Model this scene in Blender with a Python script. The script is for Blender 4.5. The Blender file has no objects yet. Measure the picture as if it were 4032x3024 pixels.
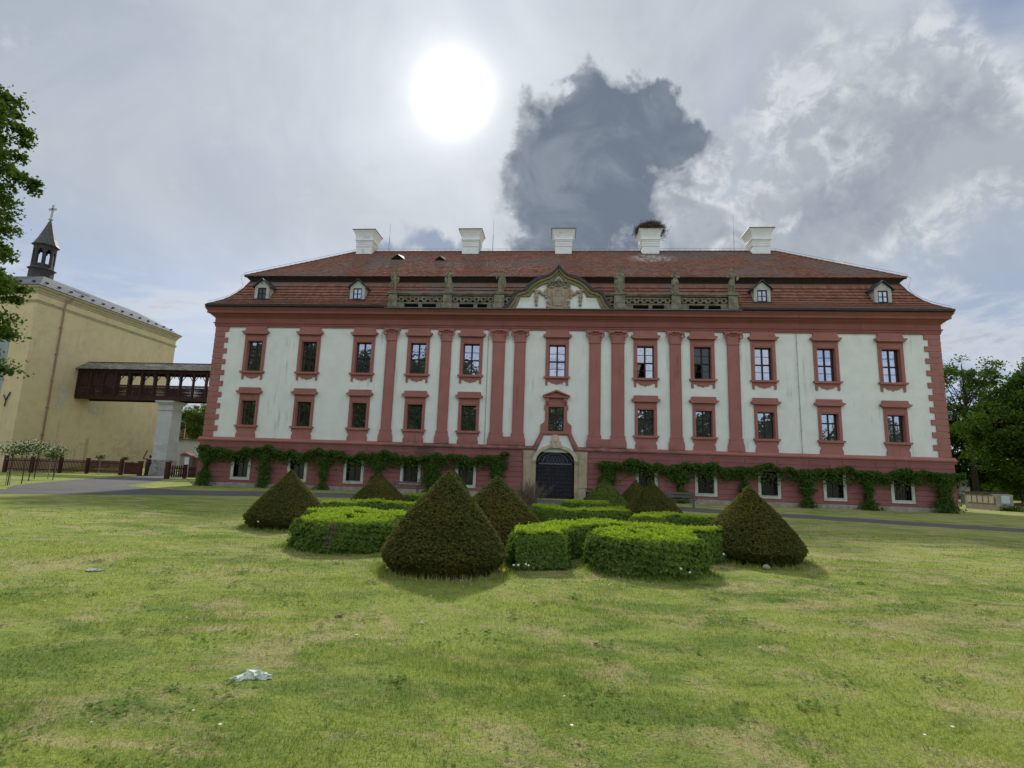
import bpy, bmesh, math, random
import numpy as np
from mathutils import Vector, Matrix, Euler
random.seed(7); RNG = np.random.default_rng(11)
R = math.radians
scene = bpy.context.scene
COL = scene.collection

# ------------------------------------------------------------------ camera
CAM = Vector((0.0514, -37.3985, 1.6688))
YAW, PITCH, ROLL = -0.08503, 0.16166, 0.03318
def cam_axes():
    cy, sy, cp, sp = math.cos(YAW), math.sin(YAW), math.cos(PITCH), math.sin(PITCH)
    f = Vector((sy*cp, cy*cp, sp)); r = Vector((cy, -sy, 0)); u = r.cross(f)
    cr, sr = math.cos(ROLL), math.sin(ROLL)
    return cr*r+sr*u, cr*u-sr*r, f
_r, _u, _f = cam_axes()
cd = bpy.data.cameras.new('camera'); cam = bpy.data.objects.new('camera', cd); COL.objects.link(cam)
cd.sensor_fit = 'HORIZONTAL'; cd.sensor_width = 36.0; cd.lens = 36.0*2125/4032
cd.clip_start = 0.05; cd.clip_end = 3000
cam.matrix_world = Matrix(((_r.x, _u.x, -_f.x, CAM.x), (_r.y, _u.y, -_f.y, CAM.y), (_r.z, _u.z, -_f.z, CAM.z), (0, 0, 0, 1)))
scene.camera = cam

# ------------------------------------------------------------------ sun, exposure
SUN_AZ, SUN_EL = R(-12.8), R(37.0)
sd = bpy.data.lights.new('sun', 'SUN'); sd.energy = 2.5; sd.angle = R(4); sd.color = (1.0, 0.955, 0.87)
so = bpy.data.objects.new('sun', sd); COL.objects.link(so)
sundir = Vector((math.sin(SUN_AZ)*math.cos(SUN_EL), math.cos(SUN_AZ)*math.cos(SUN_EL), math.sin(SUN_EL)))
so.rotation_euler = sundir.to_track_quat('Z', 'Y').to_euler()
vs = scene.view_settings
vs.view_transform = 'Standard'; vs.look = 'None'; vs.exposure = 0.45; vs.gamma = 1.0; vs.use_curve_mapping = False
scene.cycles.max_bounces = 8; scene.cycles.transparent_max_bounces = 8
scene.cycles.use_adaptive_sampling = True

# ------------------------------------------------------------------ node helper
class NT:
    def __init__(s, nt): s.nt = nt; s.n = nt.nodes; s.l = nt.links
    def node(s, t, **k):
        n = s.n.new(t)
        for a, b in k.items(): setattr(n, a, b)
        return n
    def put(s, sock, v):
        if hasattr(v, 'is_output'): s.l.new(v, sock)
        elif v is not None:
            if isinstance(v, (tuple, list)) and len(v) == 3 and sock.type == 'RGBA': v = (*v, 1)
            sock.default_value = v
    def m(s, op, a, b=None, c=None, clamp=False):
        n = s.node('ShaderNodeMath', operation=op, use_clamp=clamp)
        for i, v in enumerate((a, b, c)):
            if v is not None: s.put(n.inputs[i], v)
        return n.outputs[0]
    def vm(s, op, a, b=None):
        n = s.node('ShaderNodeVectorMath', operation=op)
        s.put(n.inputs[0], a)
        if b is not None: s.put(n.inputs[1], b)
        return n.outputs['Value'] if op in ('DOT_PRODUCT', 'LENGTH', 'DISTANCE') else n.outputs[0]
    def mix(s, f, a, b, blend='MIX'):
        n = s.node('ShaderNodeMix', data_type='RGBA', blend_type=blend)
        s.put(n.inputs[0], f); s.put(n.inputs[6], a); s.put(n.inputs[7], b)
        return n.outputs[2]
    def noise(s, vec, scale, detail=4, rough=0.55, dist=0.0):
        n = s.node('ShaderNodeTexNoise'); s.put(n.inputs['Vector'], vec)
        n.inputs['Scale'].default_value = scale; n.inputs['Detail'].default_value = detail
        n.inputs['Roughness'].default_value = rough; n.inputs['Distortion'].default_value = dist
        return n.outputs['Fac']
    def step(s, v, lo, hi):
        n = s.node('ShaderNodeMapRange', interpolation_type='SMOOTHSTEP')
        s.put(n.inputs[0], v); n.inputs[1].default_value = lo; n.inputs[2].default_value = hi
        return n.outputs[0]
    def lin(s, v, lo, hi, a=0.0, b=1.0):
        n = s.node('ShaderNodeMapRange'); s.put(n.inputs[0], v)
        n.inputs[1].default_value = lo; n.inputs[2].default_value = hi; n.inputs[3].default_value = a; n.inputs[4].default_value = b
        return n.outputs[0]

# ------------------------------------------------------------------ sky
def make_sky():
    w = bpy.data.worlds.new('World'); scene.world = w; w.use_nodes = True
    T = NT(w.node_tree); T.n.clear()
    S = 0.1
    sky = T.node('ShaderNodeTexSky', sky_type='NISHITA'); sky.sun_disc = False
    sky.sun_elevation = SUN_EL; sky.sun_rotation = SUN_AZ; sky.air_density = 1.0; sky.dust_density = 1.5; sky.ozone_density = 1.0
    tc = T.node('ShaderNodeTexCoord').outputs['Generated']
    d = T.vm('NORMALIZE', tc)
    sep = T.node('ShaderNodeSeparateXYZ'); T.put(sep.inputs[0], d)
    x, y, z = sep.outputs
    az = T.m('MULTIPLY', T.m('ARCTAN2', x, y), 57.2958)
    el = T.m('MULTIPLY', T.m('ARCSINE', z), 57.2958)
    th = T.m('MULTIPLY', T.m('ARCCOSINE', T.m('MINIMUM', T.vm('DOT_PRODUCT', d, tuple(sundir)), 0.99999)), 57.2958)
    # coordinates on a cloud deck: flatten towards the horizon
    den = T.m('ADD', T.m('MAXIMUM', z, 0.0), 0.16)
    comb = T.node('ShaderNodeCombineXYZ'); T.put(comb.inputs[0], T.m('DIVIDE', x, den)); T.put(comb.inputs[1], T.m('DIVIDE', y, den)); T.put(comb.inputs[2], T.m('MULTIPLY', z, 1.5))
    deck = comb.outputs[0]
    c = lambda r, g, b: (r/S, g/S, b/S, 1)
    # blue sky softened by a high veil
    veil_n = T.noise(deck, 1.1, 5, 0.55, 0.4)
    veil_f = T.lin(veil_n, 0.3, 0.7, 0.78, 0.97)
    blue_n = T.step(T.noise(d, 2.6, 3, 0.5, 0.5), 0.50, 0.66)
    side = T.step(az, 12.0, 34.0)
    veil_f = T.m('SUBTRACT', veil_f, T.m('MULTIPLY', T.m('MULTIPLY', blue_n, side), 0.45))
    base = T.mix(1.0, sky.outputs[0], (0.5, 0.58, 0.74, 1), 'MULTIPLY')
    shade = T.noise(d, 3.2, 5, 0.6, 0.6)
    veil_c = T.mix(T.step(shade, 0.32, 0.68), c(0.315, 0.35, 0.39), c(0.40, 0.432, 0.46))
    low_l = T.m('SUBTRACT', 1.0, T.step(el, 13.0, 24.0))
    veil_f = T.m('SUBTRACT', veil_f, T.m('MULTIPLY', low_l, 0.30))
    clear = T.m('POWER', 2.71828, T.m('MULTIPLY', T.m('ADD', T.m('POWER', T.m('DIVIDE', T.m('SUBTRACT', az, 41.0), 7.0), 2.0), T.m('POWER', T.m('DIVIDE', T.m('SUBTRACT', el, 36.0), 3.2), 2.0)), -1.0))
    veil_f = T.m('MULTIPLY', veil_f, T.m('SUBTRACT', 1.0, T.m('MULTIPLY', clear, 0.6)))
    colr = T.mix(veil_f, base, veil_c)
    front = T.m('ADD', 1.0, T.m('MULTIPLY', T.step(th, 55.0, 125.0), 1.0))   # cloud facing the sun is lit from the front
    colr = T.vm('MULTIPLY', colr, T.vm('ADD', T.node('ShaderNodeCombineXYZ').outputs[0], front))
    # the glow of the sun in the veil
    g1 = T.m('POWER', 2.71828, T.m('MULTIPLY', T.m('POWER', T.m('DIVIDE', th, 2.15), 1.6), -1.0))
    g2 = T.m('POWER', 2.71828, T.m('DIVIDE', th, -8.0))
    g3 = T.m('POWER', 2.71828, T.m('DIVIDE', th, -20.0))
    glow = T.m('ADD', T.m('ADD', T.m('MULTIPLY', g1, 1.7/S), T.m('MULTIPLY', g2, 0.15/S)), T.m('MULTIPLY', g3, 0.035/S))
    cg = T.node('ShaderNodeCombineXYZ'); T.put(cg.inputs[0], glow); T.put(cg.inputs[1], T.m('MULTIPLY', glow, 0.985)); T.put(cg.inputs[2], T.m('MULTIPLY', glow, 0.94))
    colr = T.vm('ADD', colr, cg.outputs[0])
    # broken cloud: low on the left, everywhere on the right and round the rest of the sky
    n1 = T.noise(deck, 1.35, 9, 0.62, 0.5)
    lowband = T.m('SUBTRACT', 1.0, T.step(el, 15.0, 25.0))
    cover = T.m('MAXIMUM', T.m('MULTIPLY', side, 0.86), T.m('MAXIMUM', T.m('MULTIPLY', lowband, 1.0), T.step(T.m('ABSOLUTE', az), 62.0, 95.0)))
    dens = T.m('ADD', n1, T.m('MULTIPLY', T.m('SUBTRACT', cover, 1.0), 0.32))
    cm = T.step(dens, 0.42, 0.62)
    thick = T.step(dens, 0.52, 0.68)
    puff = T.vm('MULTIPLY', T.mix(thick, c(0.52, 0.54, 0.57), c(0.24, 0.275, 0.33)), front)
    colr = T.mix(T.m('MULTIPLY', T.m('MULTIPLY', cm, T.m('SUBTRACT', 1.0, T.m('MULTIPLY', clear, 0.8))), 0.85), colr, puff)
    # one heavy cumulus right of the sun, seen against the light, and its neighbours
    jit = T.noise(d, 9.0, 10, 0.60, 0.2)
    jx = T.noise(d, 4.0, 3, 0.5)
    w1 = T.noise(T.vm('ADD', d, (3.1, 0.7, 1.9)), 10.0, 9, 0.55, 0.3); w2 = T.noise(T.vm('ADD', d, (7.7, 4.2, 0.4)), 10.0, 9, 0.55, 0.3)
    azw = T.m('ADD', az, T.m('MULTIPLY', T.m('SUBTRACT', w1, 0.5), 14.0)); elw = T.m('ADD', el, T.m('MULTIPLY', T.m('SUBTRACT', w2, 0.5), 11.0))
    def blob(a0, e0, ra, re, k=1.0):
        u = T.m('DIVIDE', T.m('SUBTRACT', azw, a0), ra); v = T.m('DIVIDE', T.m('SUBTRACT', elw, e0), re)
        r2 = T.m('ADD', T.m('MULTIPLY', u, u), T.m('MULTIPLY', v, v))
        return T.m('MULTIPLY', T.m('POWER', 2.71828, T.m('MULTIPLY', r2, -1.0)), k)
    fine = T.noise(T.vm('ADD', d, (1.3, 5.2, 2.2)), 26.0, 8, 0.6, 0.4)
    roll = T.noise(T.vm('ADD', d, (4.4, 2.2, 6.1)), 6.5, 8, 0.58, 0.9)
    def cloud(col_in, blobs, dark, light, lo=0.47, soft=0.1, jam=1.1, opac=1.0, rng=0.45, mott=0.9):
        s = None
        for b in blobs:
            q = blob(*b); s = q if s is None else T.m('ADD', s, q)
        s = T.m('MINIMUM', s, 1.15)
        fld = T.m('ADD', T.m('ADD', s, T.m('MULTIPLY', T.m('SUBTRACT', jit, 0.5), jam)), T.m('MULTIPLY', T.m('SUBTRACT', fine, 0.5), 0.35))
        mask = T.step(fld, lo-soft, lo+soft)
        inn = T.step(T.m('ADD', fld, T.m('MULTIPLY', T.m('SUBTRACT', roll, 0.5), mott)), lo-0.02, lo+rng)
        return T.mix(T.m('MULTIPLY', mask, opac), col_in, T.mix(inn, light, dark))
    darkc = T.mix(T.step(roll, 0.38, 0.62), c(0.120, 0.147, 0.192), c(0.185, 0.215, 0.26))
    lightg = T.mix(T.step(roll, 0.36, 0.62), c(0.185, 0.218, 0.265), c(0.30, 0.33, 0.37))
    rimc = T.mix(T.step(fine, 0.40, 0.60), c(0.33, 0.36, 0.40), c(0.55, 0.57, 0.59))
    colr = cloud(colr, [(31, 32, 8, 5), (26, 24.5, 9, 4), (40, 26, 8, 5), (22, 21.5, 7, 2.5)], lightg, rimc, 0.40, 0.26, 1.5, 0.88, 0.9, 1.4)
    colr = cloud(colr, [(11.5, 26.6, 5.0, 2.8), (17.5, 24.0, 5, 2.5), (9, 22.5, 7, 3)], lightg, rimc, 0.46, 0.18, 1.4, 0.9, 0.8, 1.2)
    colr = cloud(colr, [(-14, 22.8, 3.4, 2.3), (-19.5, 21.4, 3.2, 1.6), (-9.5, 21.5, 3, 1.2)], c(0.23, 0.275, 0.365), c(0.40, 0.43, 0.49), 0.45, 0.12, 1.0, 0.95, 0.5)
    colr = cloud(colr, [(1.5, 32.0, 8.2, 6.0), (8.5, 33.0, 6.5, 4.2), (3.0, 25.0, 8.5, 7.0), (12.5, 30.5, 5.0, 2.6)], T.mix(0.5, darkc, lightg), rimc, 0.62, 0.34, 1.6, 0.75, 0.7, 1.2)
    colr = cloud(colr, [(1.2, 32.6, 6.4, 4.8), (4.3, 37.0, 4.2, 3.0), (2.0, 27.5, 5.6, 5.0), (9.0, 33.3, 4.6, 3.0), (10.6, 36.8, 1.7, 2.0), (6.5, 29.5, 4.6, 3.0), (2.8, 22.5, 6.6, 4.5), (13.6, 32.0, 2.6, 1.4)], darkc, T.mix(0.55, rimc, darkc), 0.44, 0.13, 1.05, 1.0, 0.40, 0.7)
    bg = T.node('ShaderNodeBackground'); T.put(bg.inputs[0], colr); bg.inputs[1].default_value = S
    out = T.node('ShaderNodeOutputWorld'); T.l.new(bg.outputs[0], out.inputs[0])
make_sky()

# ------------------------------------------------------------------ materials
def new_mat(name):
    m = bpy.data.materials.new(name); m.use_nodes = True
    T = NT(m.node_tree); T.n.clear()
    out = T.node('ShaderNodeOutputMaterial'); p = T.node('ShaderNodeBsdfPrincipled')
    T.l.new(p.outputs[0], out.inputs[0])
    T.pos = T.node('ShaderNodeNewGeometry').outputs['Position']
    return m, T, p, out
def bump(T, p, h, strength, dist=0.02):
    b = T.node('ShaderNodeBump'); b.inputs['Strength'].default_value = strength; b.inputs['Distance'].default_value = dist
    T.put(b.inputs['Height'], h); T.l.new(b.outputs[0], p.inputs['Normal'])
def plain(name, a, b=None, scale=1.5, rough=0.85, bmp=0.15, bscale=30, metal=0.0, c=None, cscale=0.5, cth=(0.55, 0.75), spec=0.3, isl=0.0, stretch=None):
    m, T, p, out = new_mat(name)
    vec = T.pos
    if stretch: vec = T.vm('MULTIPLY', T.pos, stretch)
    col = a if b is None else T.mix(T.step(T.noise(vec, scale, 6, 0.6), 0.35, 0.65), a, b)
    if c is not None: col = T.mix(T.step(T.noise(vec, cscale, 7, 0.65, 0.3), *cth), col, c)
    if isl:
        g = T.node('ShaderNodeNewGeometry')
        col = T.mix(1.0, col, T.mix(g.outputs['Random Per Island'], (1-isl,)*3, (1+isl,)*3), 'MULTIPLY')
    T.put(p.inputs['Base Color'], col); p.inputs['Roughness'].default_value = rough; p.inputs['Metallic'].default_value = metal
    p.inputs['Specular IOR Level'].default_value = spec
    if bmp: bump(T, p, T.noise(T.pos, bscale, 5, 0.6), bmp)
    return m
def leafy(name, a, b, c=None, trans=0.3, rough=0.6, nscale=0.8):
    m, T, p, out = new_mat(name)
    rnd = T.node('ShaderNodeNewGeometry').outputs['Random Per Island']
    col = T.mix(rnd, a, b)
    if c is not None: col = T.mix(T.step(T.noise(T.pos, nscale, 4), 0.42, 0.66), col, c)
    T.put(p.inputs['Base Color'], col); p.inputs['Roughness'].default_value = 0.9; p.inputs['Specular IOR Level'].default_value = 0.06
    tr = T.node('ShaderNodeBsdfTranslucent'); T.put(tr.inputs[0], T.mix(1.0, col, (1.15, 1.25, 0.6, 1), 'MULTIPLY'))
    mx = T.node('ShaderNodeMixShader'); mx.inputs[0].default_value = trans
    T.l.new(p.outputs[0], mx.inputs[1]); T.l.new(tr.outputs[0], mx.inputs[2]); T.l.new(mx.outputs[0], out.inputs[0])
    return m

def streaky(name, a, b, dirt, amount=0.55, grime=False, damp=False):
    """rendered wall: mottled paint, runs of dirt down the face"""
    m, T, p, out = new_mat(name)
    col = T.mix(T.step(T.noise(T.pos, 0.9, 7, 0.62), 0.32, 0.68), a, b)
    runs = T.noise(T.vm('MULTIPLY', T.pos, (3.2, 3.2, 0.32)), 1.0, 6, 0.65)
    area = T.noise(T.pos, 0.28, 4, 0.6)
    col = T.mix(T.m('MULTIPLY', T.m('MULTIPLY', T.step(runs, 0.5, 0.72), T.step(area, 0.46, 0.66)), amount), col, dirt)
    if grime:                                                                   # soot and moss along the string course, a wet patch under a broken gutter
        sp = T.node('ShaderNodeSeparateXYZ'); T.put(sp.inputs[0], T.pos)
        zz = T.m('MULTIPLY', T.step(sp.outputs[2], 3.02, 3.30), T.m('SUBTRACT', 1.0, T.step(sp.outputs[2], 3.42, 3.85)))
        xx = T.m('SUBTRACT', 1.0, T.step(T.m('ABSOLUTE', T.m('ADD', sp.outputs[0], 1.5)), 7.5, 12.5))
        gz = T.m('MULTIPLY', T.m('MULTIPLY', zz, xx), T.step(T.noise(T.vm('MULTIPLY', T.pos, (1.1, 1.1, 2.5)), 1.3, 6, 0.7), 0.38, 0.60))
        wet = T.vm('LENGTH', T.vm('MULTIPLY', T.vm('SUBTRACT', T.pos, (-9.1, 0, 2.75)), (1.25, 0, 1.0)))
        wet = T.m('MULTIPLY', T.m('SUBTRACT', 1.0, T.step(wet, 0.55, 1.15)), T.step(T.noise(T.pos, 1.8, 5, .7), 0.30, 0.5))
        col = T.mix(T.m('MULTIPLY', T.m('MAXIMUM', gz, wet), 0.72), col, (0.10, 0.078, 0.06))
    if damp:                                                                    # tide marks of rising damp near the ground
        sp = T.node('ShaderNodeSeparateXYZ'); T.put(sp.inputs[0], T.pos)
        wob = T.noise(T.vm('MULTIPLY', T.pos, (.35, .35, .8)), 1.0, 6, 0.65)
        hgt = T.m('ADD', sp.outputs[2], T.m('MULTIPLY', wob, -7.0))
        line = T.m('MULTIPLY', T.step(hgt, -1.6, -0.7), T.m('SUBTRACT', 1.0, T.step(hgt, -0.62, -0.45)))
        col = T.mix(T.m('MULTIPLY', T.m('MULTIPLY', line, T.step(T.noise(T.pos, .5, 4), .35, .6)), 0.42), col, dirt)
        col = T.mix(T.m('MULTIPLY', T.step(T.noise(T.vm('MULTIPLY', T.pos, (.5, .5, .9)), .7, 7, .7, .8), .52, .66), 0.16), col, dirt)
    spk = T.noise(T.pos, 9, 3, 0.7)
    col = T.mix(T.m('MULTIPLY', T.step(spk, 0.62, 0.75), 0.12), col, dirt)
    T.put(p.inputs['Base Color'], col); p.inputs['Roughness'].default_value = 0.92; p.inputs['Specular IOR Level'].default_value = 0.2
    bump(T, p, T.noise(T.pos, 18, 6, 0.65), 0.25, 0.02)
    return m
MT = {}
MT['white'] = streaky('white_render', (0.74, 0.755, 0.70), (0.81, 0.82, 0.775), (0.36, 0.38, 0.345), 0.8)
MT['pink'] = streaky('red_render', (0.345, 0.145, 0.125), (0.39, 0.167, 0.145), (0.16, 0.065, 0.058), 0.6, True)
MT['plinth'] = streaky('plinth_render', (0.265, 0.108, 0.10), (0.31, 0.13, 0.12), (0.19, 0.078, 0.072), 0.8, True)
MT['cornice'] = streaky('cornice_render', (0.265, 0.10, 0.085), (0.30, 0.116, 0.10), (0.16, 0.07, 0.06), 0.8)
MT['footing'] = plain('footing_stone', (0.36, 0.33, 0.27), (0.25, 0.23, 0.19), 3, c=(0.16, 0.15, 0.12), cscale=1.4)
MT['sandstone'] = plain('sandstone', (0.46, 0.38, 0.26), (0.38, 0.31, 0.21), 1.6, c=(0.22, 0.18, 0.13), cscale=1.1, bscale=14, bmp=.3)
MT['sandpale'] = plain('pale_sandstone', (0.56, 0.49, 0.37), (0.46, 0.40, 0.30), 2.0, c=(0.33, 0.28, 0.21), cscale=1.4, bscale=14, bmp=.3)
MT['winstone'] = plain('window_stone', (0.60, 0.60, 0.54), (0.46, 0.46, 0.41), 3, c=(0.22, 0.21, 0.18), cscale=2.2, cth=(.58, .72))
MT['oldstone'] = plain('weathered_stone', (0.23, 0.21, 0.155), (0.12, 0.115, 0.085), 2.2, c=(0.27, 0.24, 0.15), cscale=1.7, cth=(.56, .74), bscale=16, bmp=.5)
MT['pedestal'] = plain('pedestal_stone', (0.27, 0.245, 0.17), (0.15, 0.14, 0.10), 2.6, c=(0.40, 0.37, 0.27), cscale=2.2, cth=(.56, .74), bscale=16, bmp=.4)
MT['statue'] = plain('statue_stone', (0.25, 0.225, 0.15), (0.13, 0.12, 0.085), 3.5, c=(0.37, 0.325, 0.19), cscale=2.6, cth=(.52, .7), bscale=22, bmp=.5)
MT['gablestone'] = plain('gable_stone', (0.30, 0.245, 0.13), (0.22, 0.18, 0.10), 2.0, c=(0.11, 0.10, 0.065), cscale=1.5, bscale=18, bmp=.3)
MT['slatecap'] = plain('dark_capping', (0.045, 0.043, 0.045), (0.07, 0.068, 0.07), 4, rough=.7)
MT['crest'] = plain('crest_stone', (0.42, 0.32, 0.235), (0.32, 0.245, 0.185), 4, c=(0.16, 0.125, 0.10), cscale=3, bscale=20, bmp=.5)
MT['lead'] = plain('lead_flashing', (0.20, 0.22, 0.22), (0.15, 0.165, 0.17), 3, rough=.5, metal=.3)
MT['gutter'] = plain('dark_gutter', (0.022, 0.02, 0.02), (0.035, 0.03, 0.03), 3, rough=.5)
MT['fascia'] = plain('dark_boarding', (0.03, 0.021, 0.019), (0.045, 0.03, 0.027), 3, rough=.8)
MT['chimney'] = plain('chimney_render', (0.80, 0.80, 0.79), (0.74, 0.745, 0.74), 2, c=(0.55, 0.55, 0.54), cscale=1.2)
MT['copper'] = plain('chimney_cover', (0.11, 0.06, 0.045), (0.07, 0.045, 0.04), 4, rough=.5)
MT['dormer'] = plain('dormer_render', (0.52, 0.52, 0.47), (0.40, 0.40, 0.36), 4, c=(0.2, 0.19, 0.16), cscale=3)
MT['sash'] = plain('dark_window_frame', (0.018, 0.012, 0.011), (0.028, 0.018, 0.016), 5, rough=.55, bmp=0)
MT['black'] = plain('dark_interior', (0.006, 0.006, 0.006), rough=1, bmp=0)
MT['iron'] = plain('wrought_iron', (0.04, 0.042, 0.05), (0.06, 0.06, 0.068), 6, rough=.55, metal=.4, bmp=0)
MT['door'] = plain('black_door_wood', (0.012, 0.012, 0.015), (0.022, 0.022, 0.027), 5, rough=.62, bmp=.2)
MT['lattice'] = plain('door_lattice', (0.12, 0.13, 0.15), (0.09, 0.1, 0.12), 6, rough=.5)
MT['curtain'] = plain('curtain_cloth', (0.52, 0.47, 0.45), (0.36, 0.32, 0.31), 6, bmp=0)
MT['brown_curtain'] = plain('brown_curtain_cloth', (0.12, 0.085, 0.06), (0.07, 0.05, 0.035), 6, bmp=0)
MT['cable'] = plain('cable_metal', (0.32, 0.33, 0.33), rough=.5, metal=.5, bmp=0)
MT['yellow'] = streaky('ochre_render', (0.60, 0.485, 0.285), (0.66, 0.54, 0.325), (0.34, 0.28, 0.18), 0.75, False, True)
MT['patch'] = plain('old_plaster_patch', (0.58, 0.52, 0.38), (0.50, 0.45, 0.33), 2)
MT['yellowtrim'] = plain('ochre_trim', (0.47, 0.40, 0.25), (0.40, 0.345, 0.22), 2, c=(0.25, 0.22, 0.15), cscale=1)
MT['greyblue'] = plain('grey_render', (0.33, 0.37, 0.38), (0.28, 0.31, 0.32), 1.5)
MT['tin'] = plain('tin_roof', (0.125, 0.14, 0.155), (0.10, 0.115, 0.13), 1.2, rough=.8, metal=.0, stretch=(1, 1, 1))
MT['turret'] = plain('turret_boards', (0.036, 0.03, 0.03), (0.055, 0.046, 0.045), 5, rough=.75, isl=.2)
MT['spire'] = plain('spire_sheet', (0.06, 0.06, 0.055), (0.09, 0.09, 0.082), 3, rough=.6)
MT['cross'] = plain('grey_cross', (0.42, 0.38, 0.42), rough=.5, bmp=0)
MT['drain'] = plain('drainpipe_paint', (0.33, 0.22, 0.14), (0.26, 0.16, 0.10), 3, rough=.6)
MT['timber'] = plain('dark_red_timber', (0.030, 0.012, 0.010), (0.048, 0.018, 0.014), 4, rough=.75, isl=.15)
MT['fence'] = plain('red_brown_fence', (0.055, 0.012, 0.011), (0.08, 0.018, 0.016), 4, rough=.75, isl=.2)
MT['shingle'] = plain('grey_shingle', (0.27, 0.25, 0.21), (0.16, 0.15, 0.125), 3, rough=.9, isl=.35)
MT['pier'] = streaky('pier_render', (0.52, 0.53, 0.52), (0.46, 0.47, 0.465), (0.3, 0.3, 0.29), .8, False, True)
MT['pierfoot'] = plain('pier_footing', (0.36, 0.36, 0.34), (0.28, 0.28, 0.265), 2, c=(0.13, 0.14, 0.11), cscale=1.2, cth=(.5, .65))
MT['whitewall'] = streaky('old_white_wall', (0.70, 0.68, 0.67), (0.62, 0.60, 0.59), (0.38, 0.34, 0.32), .7)
MT['concrete'] = plain('concrete', (0.30, 0.265, 0.215), (0.24, 0.21, 0.17), 2, c=(0.12, 0.11, 0.09), cscale=1.5, cth=(.56, .74), bscale=20, bmp=.3)
MT['plaque'] = plain('pale_plaque', (0.42, 0.40, 0.31), (0.36, 0.34, 0.26), 3)
MT['bluepaper'] = plain('pale_blue_sheet', (0.44, 0.52, 0.58), (0.38, 0.45, 0.5), 6, bmp=0)
MT['grey'] = plain('grey_render_house', (0.30, 0.31, 0.30), (0.24, 0.25, 0.24), 2)
MT['bench'] = plain('bench_slats', (0.075, 0.06, 0.052), (0.11, 0.09, 0.08), 6, rough=.7)
MT['bark'] = plain('bark', (0.07, 0.055, 0.04), (0.04, 0.032, 0.025), 5, rough=.95, bscale=12, bmp=.8)
MT['stem'] = plain('vine_stem', (0.075, 0.05, 0.035), (0.05, 0.033, 0.024), 8, rough=.95)
MT['twig'] = plain('dry_twig', (0.22, 0.155, 0.12), (0.14, 0.10, 0.08), 8, rough=.9, bmp=0, isl=.35)
MT['nest'] = plain('nest_sticks', (0.075, 0.06, 0.042), (0.12, 0.095, 0.065), 6, rough=.95, bmp=0, isl=.4)
MT['yew'] = leafy('yew_foliage', (0.072, 0.083, 0.022), (0.142, 0.142, 0.034), (0.152, 0.132, 0.034), .30, .6, 0.9)
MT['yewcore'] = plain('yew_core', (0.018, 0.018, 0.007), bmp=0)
MT['yewgreen'] = leafy('green_yew_foliage', (0.085, 0.125, 0.024), (0.15, 0.20, 0.04), (0.12, 0.17, 0.034), .25)
MT['box'] = leafy('box_foliage', (0.10, 0.17, 0.042), (0.19, 0.28, 0.06), (0.16, 0.245, 0.05), .34)
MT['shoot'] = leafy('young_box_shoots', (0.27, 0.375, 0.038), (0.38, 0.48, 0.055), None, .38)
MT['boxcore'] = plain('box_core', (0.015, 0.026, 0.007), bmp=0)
MT['ivy'] = leafy('vine_leaves', (0.038, 0.080, 0.015), (0.085, 0.15, 0.028), (0.065, 0.115, 0.023), .22)
MT['maple'] = leafy('maple_leaves', (0.05, 0.085, 0.018), (0.105, 0.165, 0.03), (0.07, 0.115, 0.024), .3)
MT['tree'] = leafy('tree_leaves', (0.040, 0.072, 0.014), (0.085, 0.14, 0.026), (0.055, 0.095, 0.018), .25, .6, .25)
MT['treelight'] = leafy('light_tree_leaves', (0.06, 0.105, 0.018), (0.105, 0.165, 0.03), (0.08, 0.13, 0.022), .32, .6, .3)
MT['rose'] = leafy('shrub_leaves', (0.03, 0.06, 0.014), (0.06, 0.10, 0.025), None, .2)
MT['blossom'] = leafy('white_blossom', (0.62, 0.66, 0.58), (0.78, 0.80, 0.74), None, .25)
MT['weed'] = leafy('weed_leaves', (0.07, 0.15, 0.03), (0.15, 0.24, 0.05), None, .25)
MT['flower'] = plain('white_petals', (0.82, 0.82, 0.80), bmp=0)
MT['yellowflower'] = plain('yellow_petals', (0.75, 0.52, 0.02), bmp=0)
MT['pinkflower'] = plain('pink_petals', (0.45, 0.14, 0.15), (0.3, 0.1, 0.08), 9, bmp=0)
MT['stalk'] = plain('stalk', (0.10, 0.15, 0.04), bmp=0)
MT['litter'] = plain('pale_crumpled_foil', (0.66, 0.72, 0.63), (0.46, 0.53, 0.45), 14, rough=.5, bscale=60)
MT['dryleaf'] = plain('dry_leaf', (0.36, 0.27, 0.17), (0.25, 0.18, 0.11), 20)
MT['tyre'] = plain('tyre_rubber', (0.02, 0.02, 0.02), bmp=0)
MT['bike'] = plain('bicycle_paint', (0.18, 0.17, 0.16), rough=.4, bmp=0)
MT['carved'] = plain('dark_carved_wood', (0.035, 0.026, 0.024), (0.055, 0.04, 0.036), 6)
MT['lamp'] = plain('lamp_metal', (0.42, 0.45, 0.44), rough=.4, metal=.4, bmp=0)
MT['lampglass'] = plain('lamp_cover', (0.75, 0.78, 0.78), rough=.3, bmp=0)
MT['brick'] = plain('dull_brick', (0.20, 0.095, 0.075), (0.14, 0.075, 0.06), 4)
MT['rooftile_plain'] = plain('old_roof_tile', (0.22, 0.09, 0.06), (0.14, 0.07, 0.05), 3)

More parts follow.
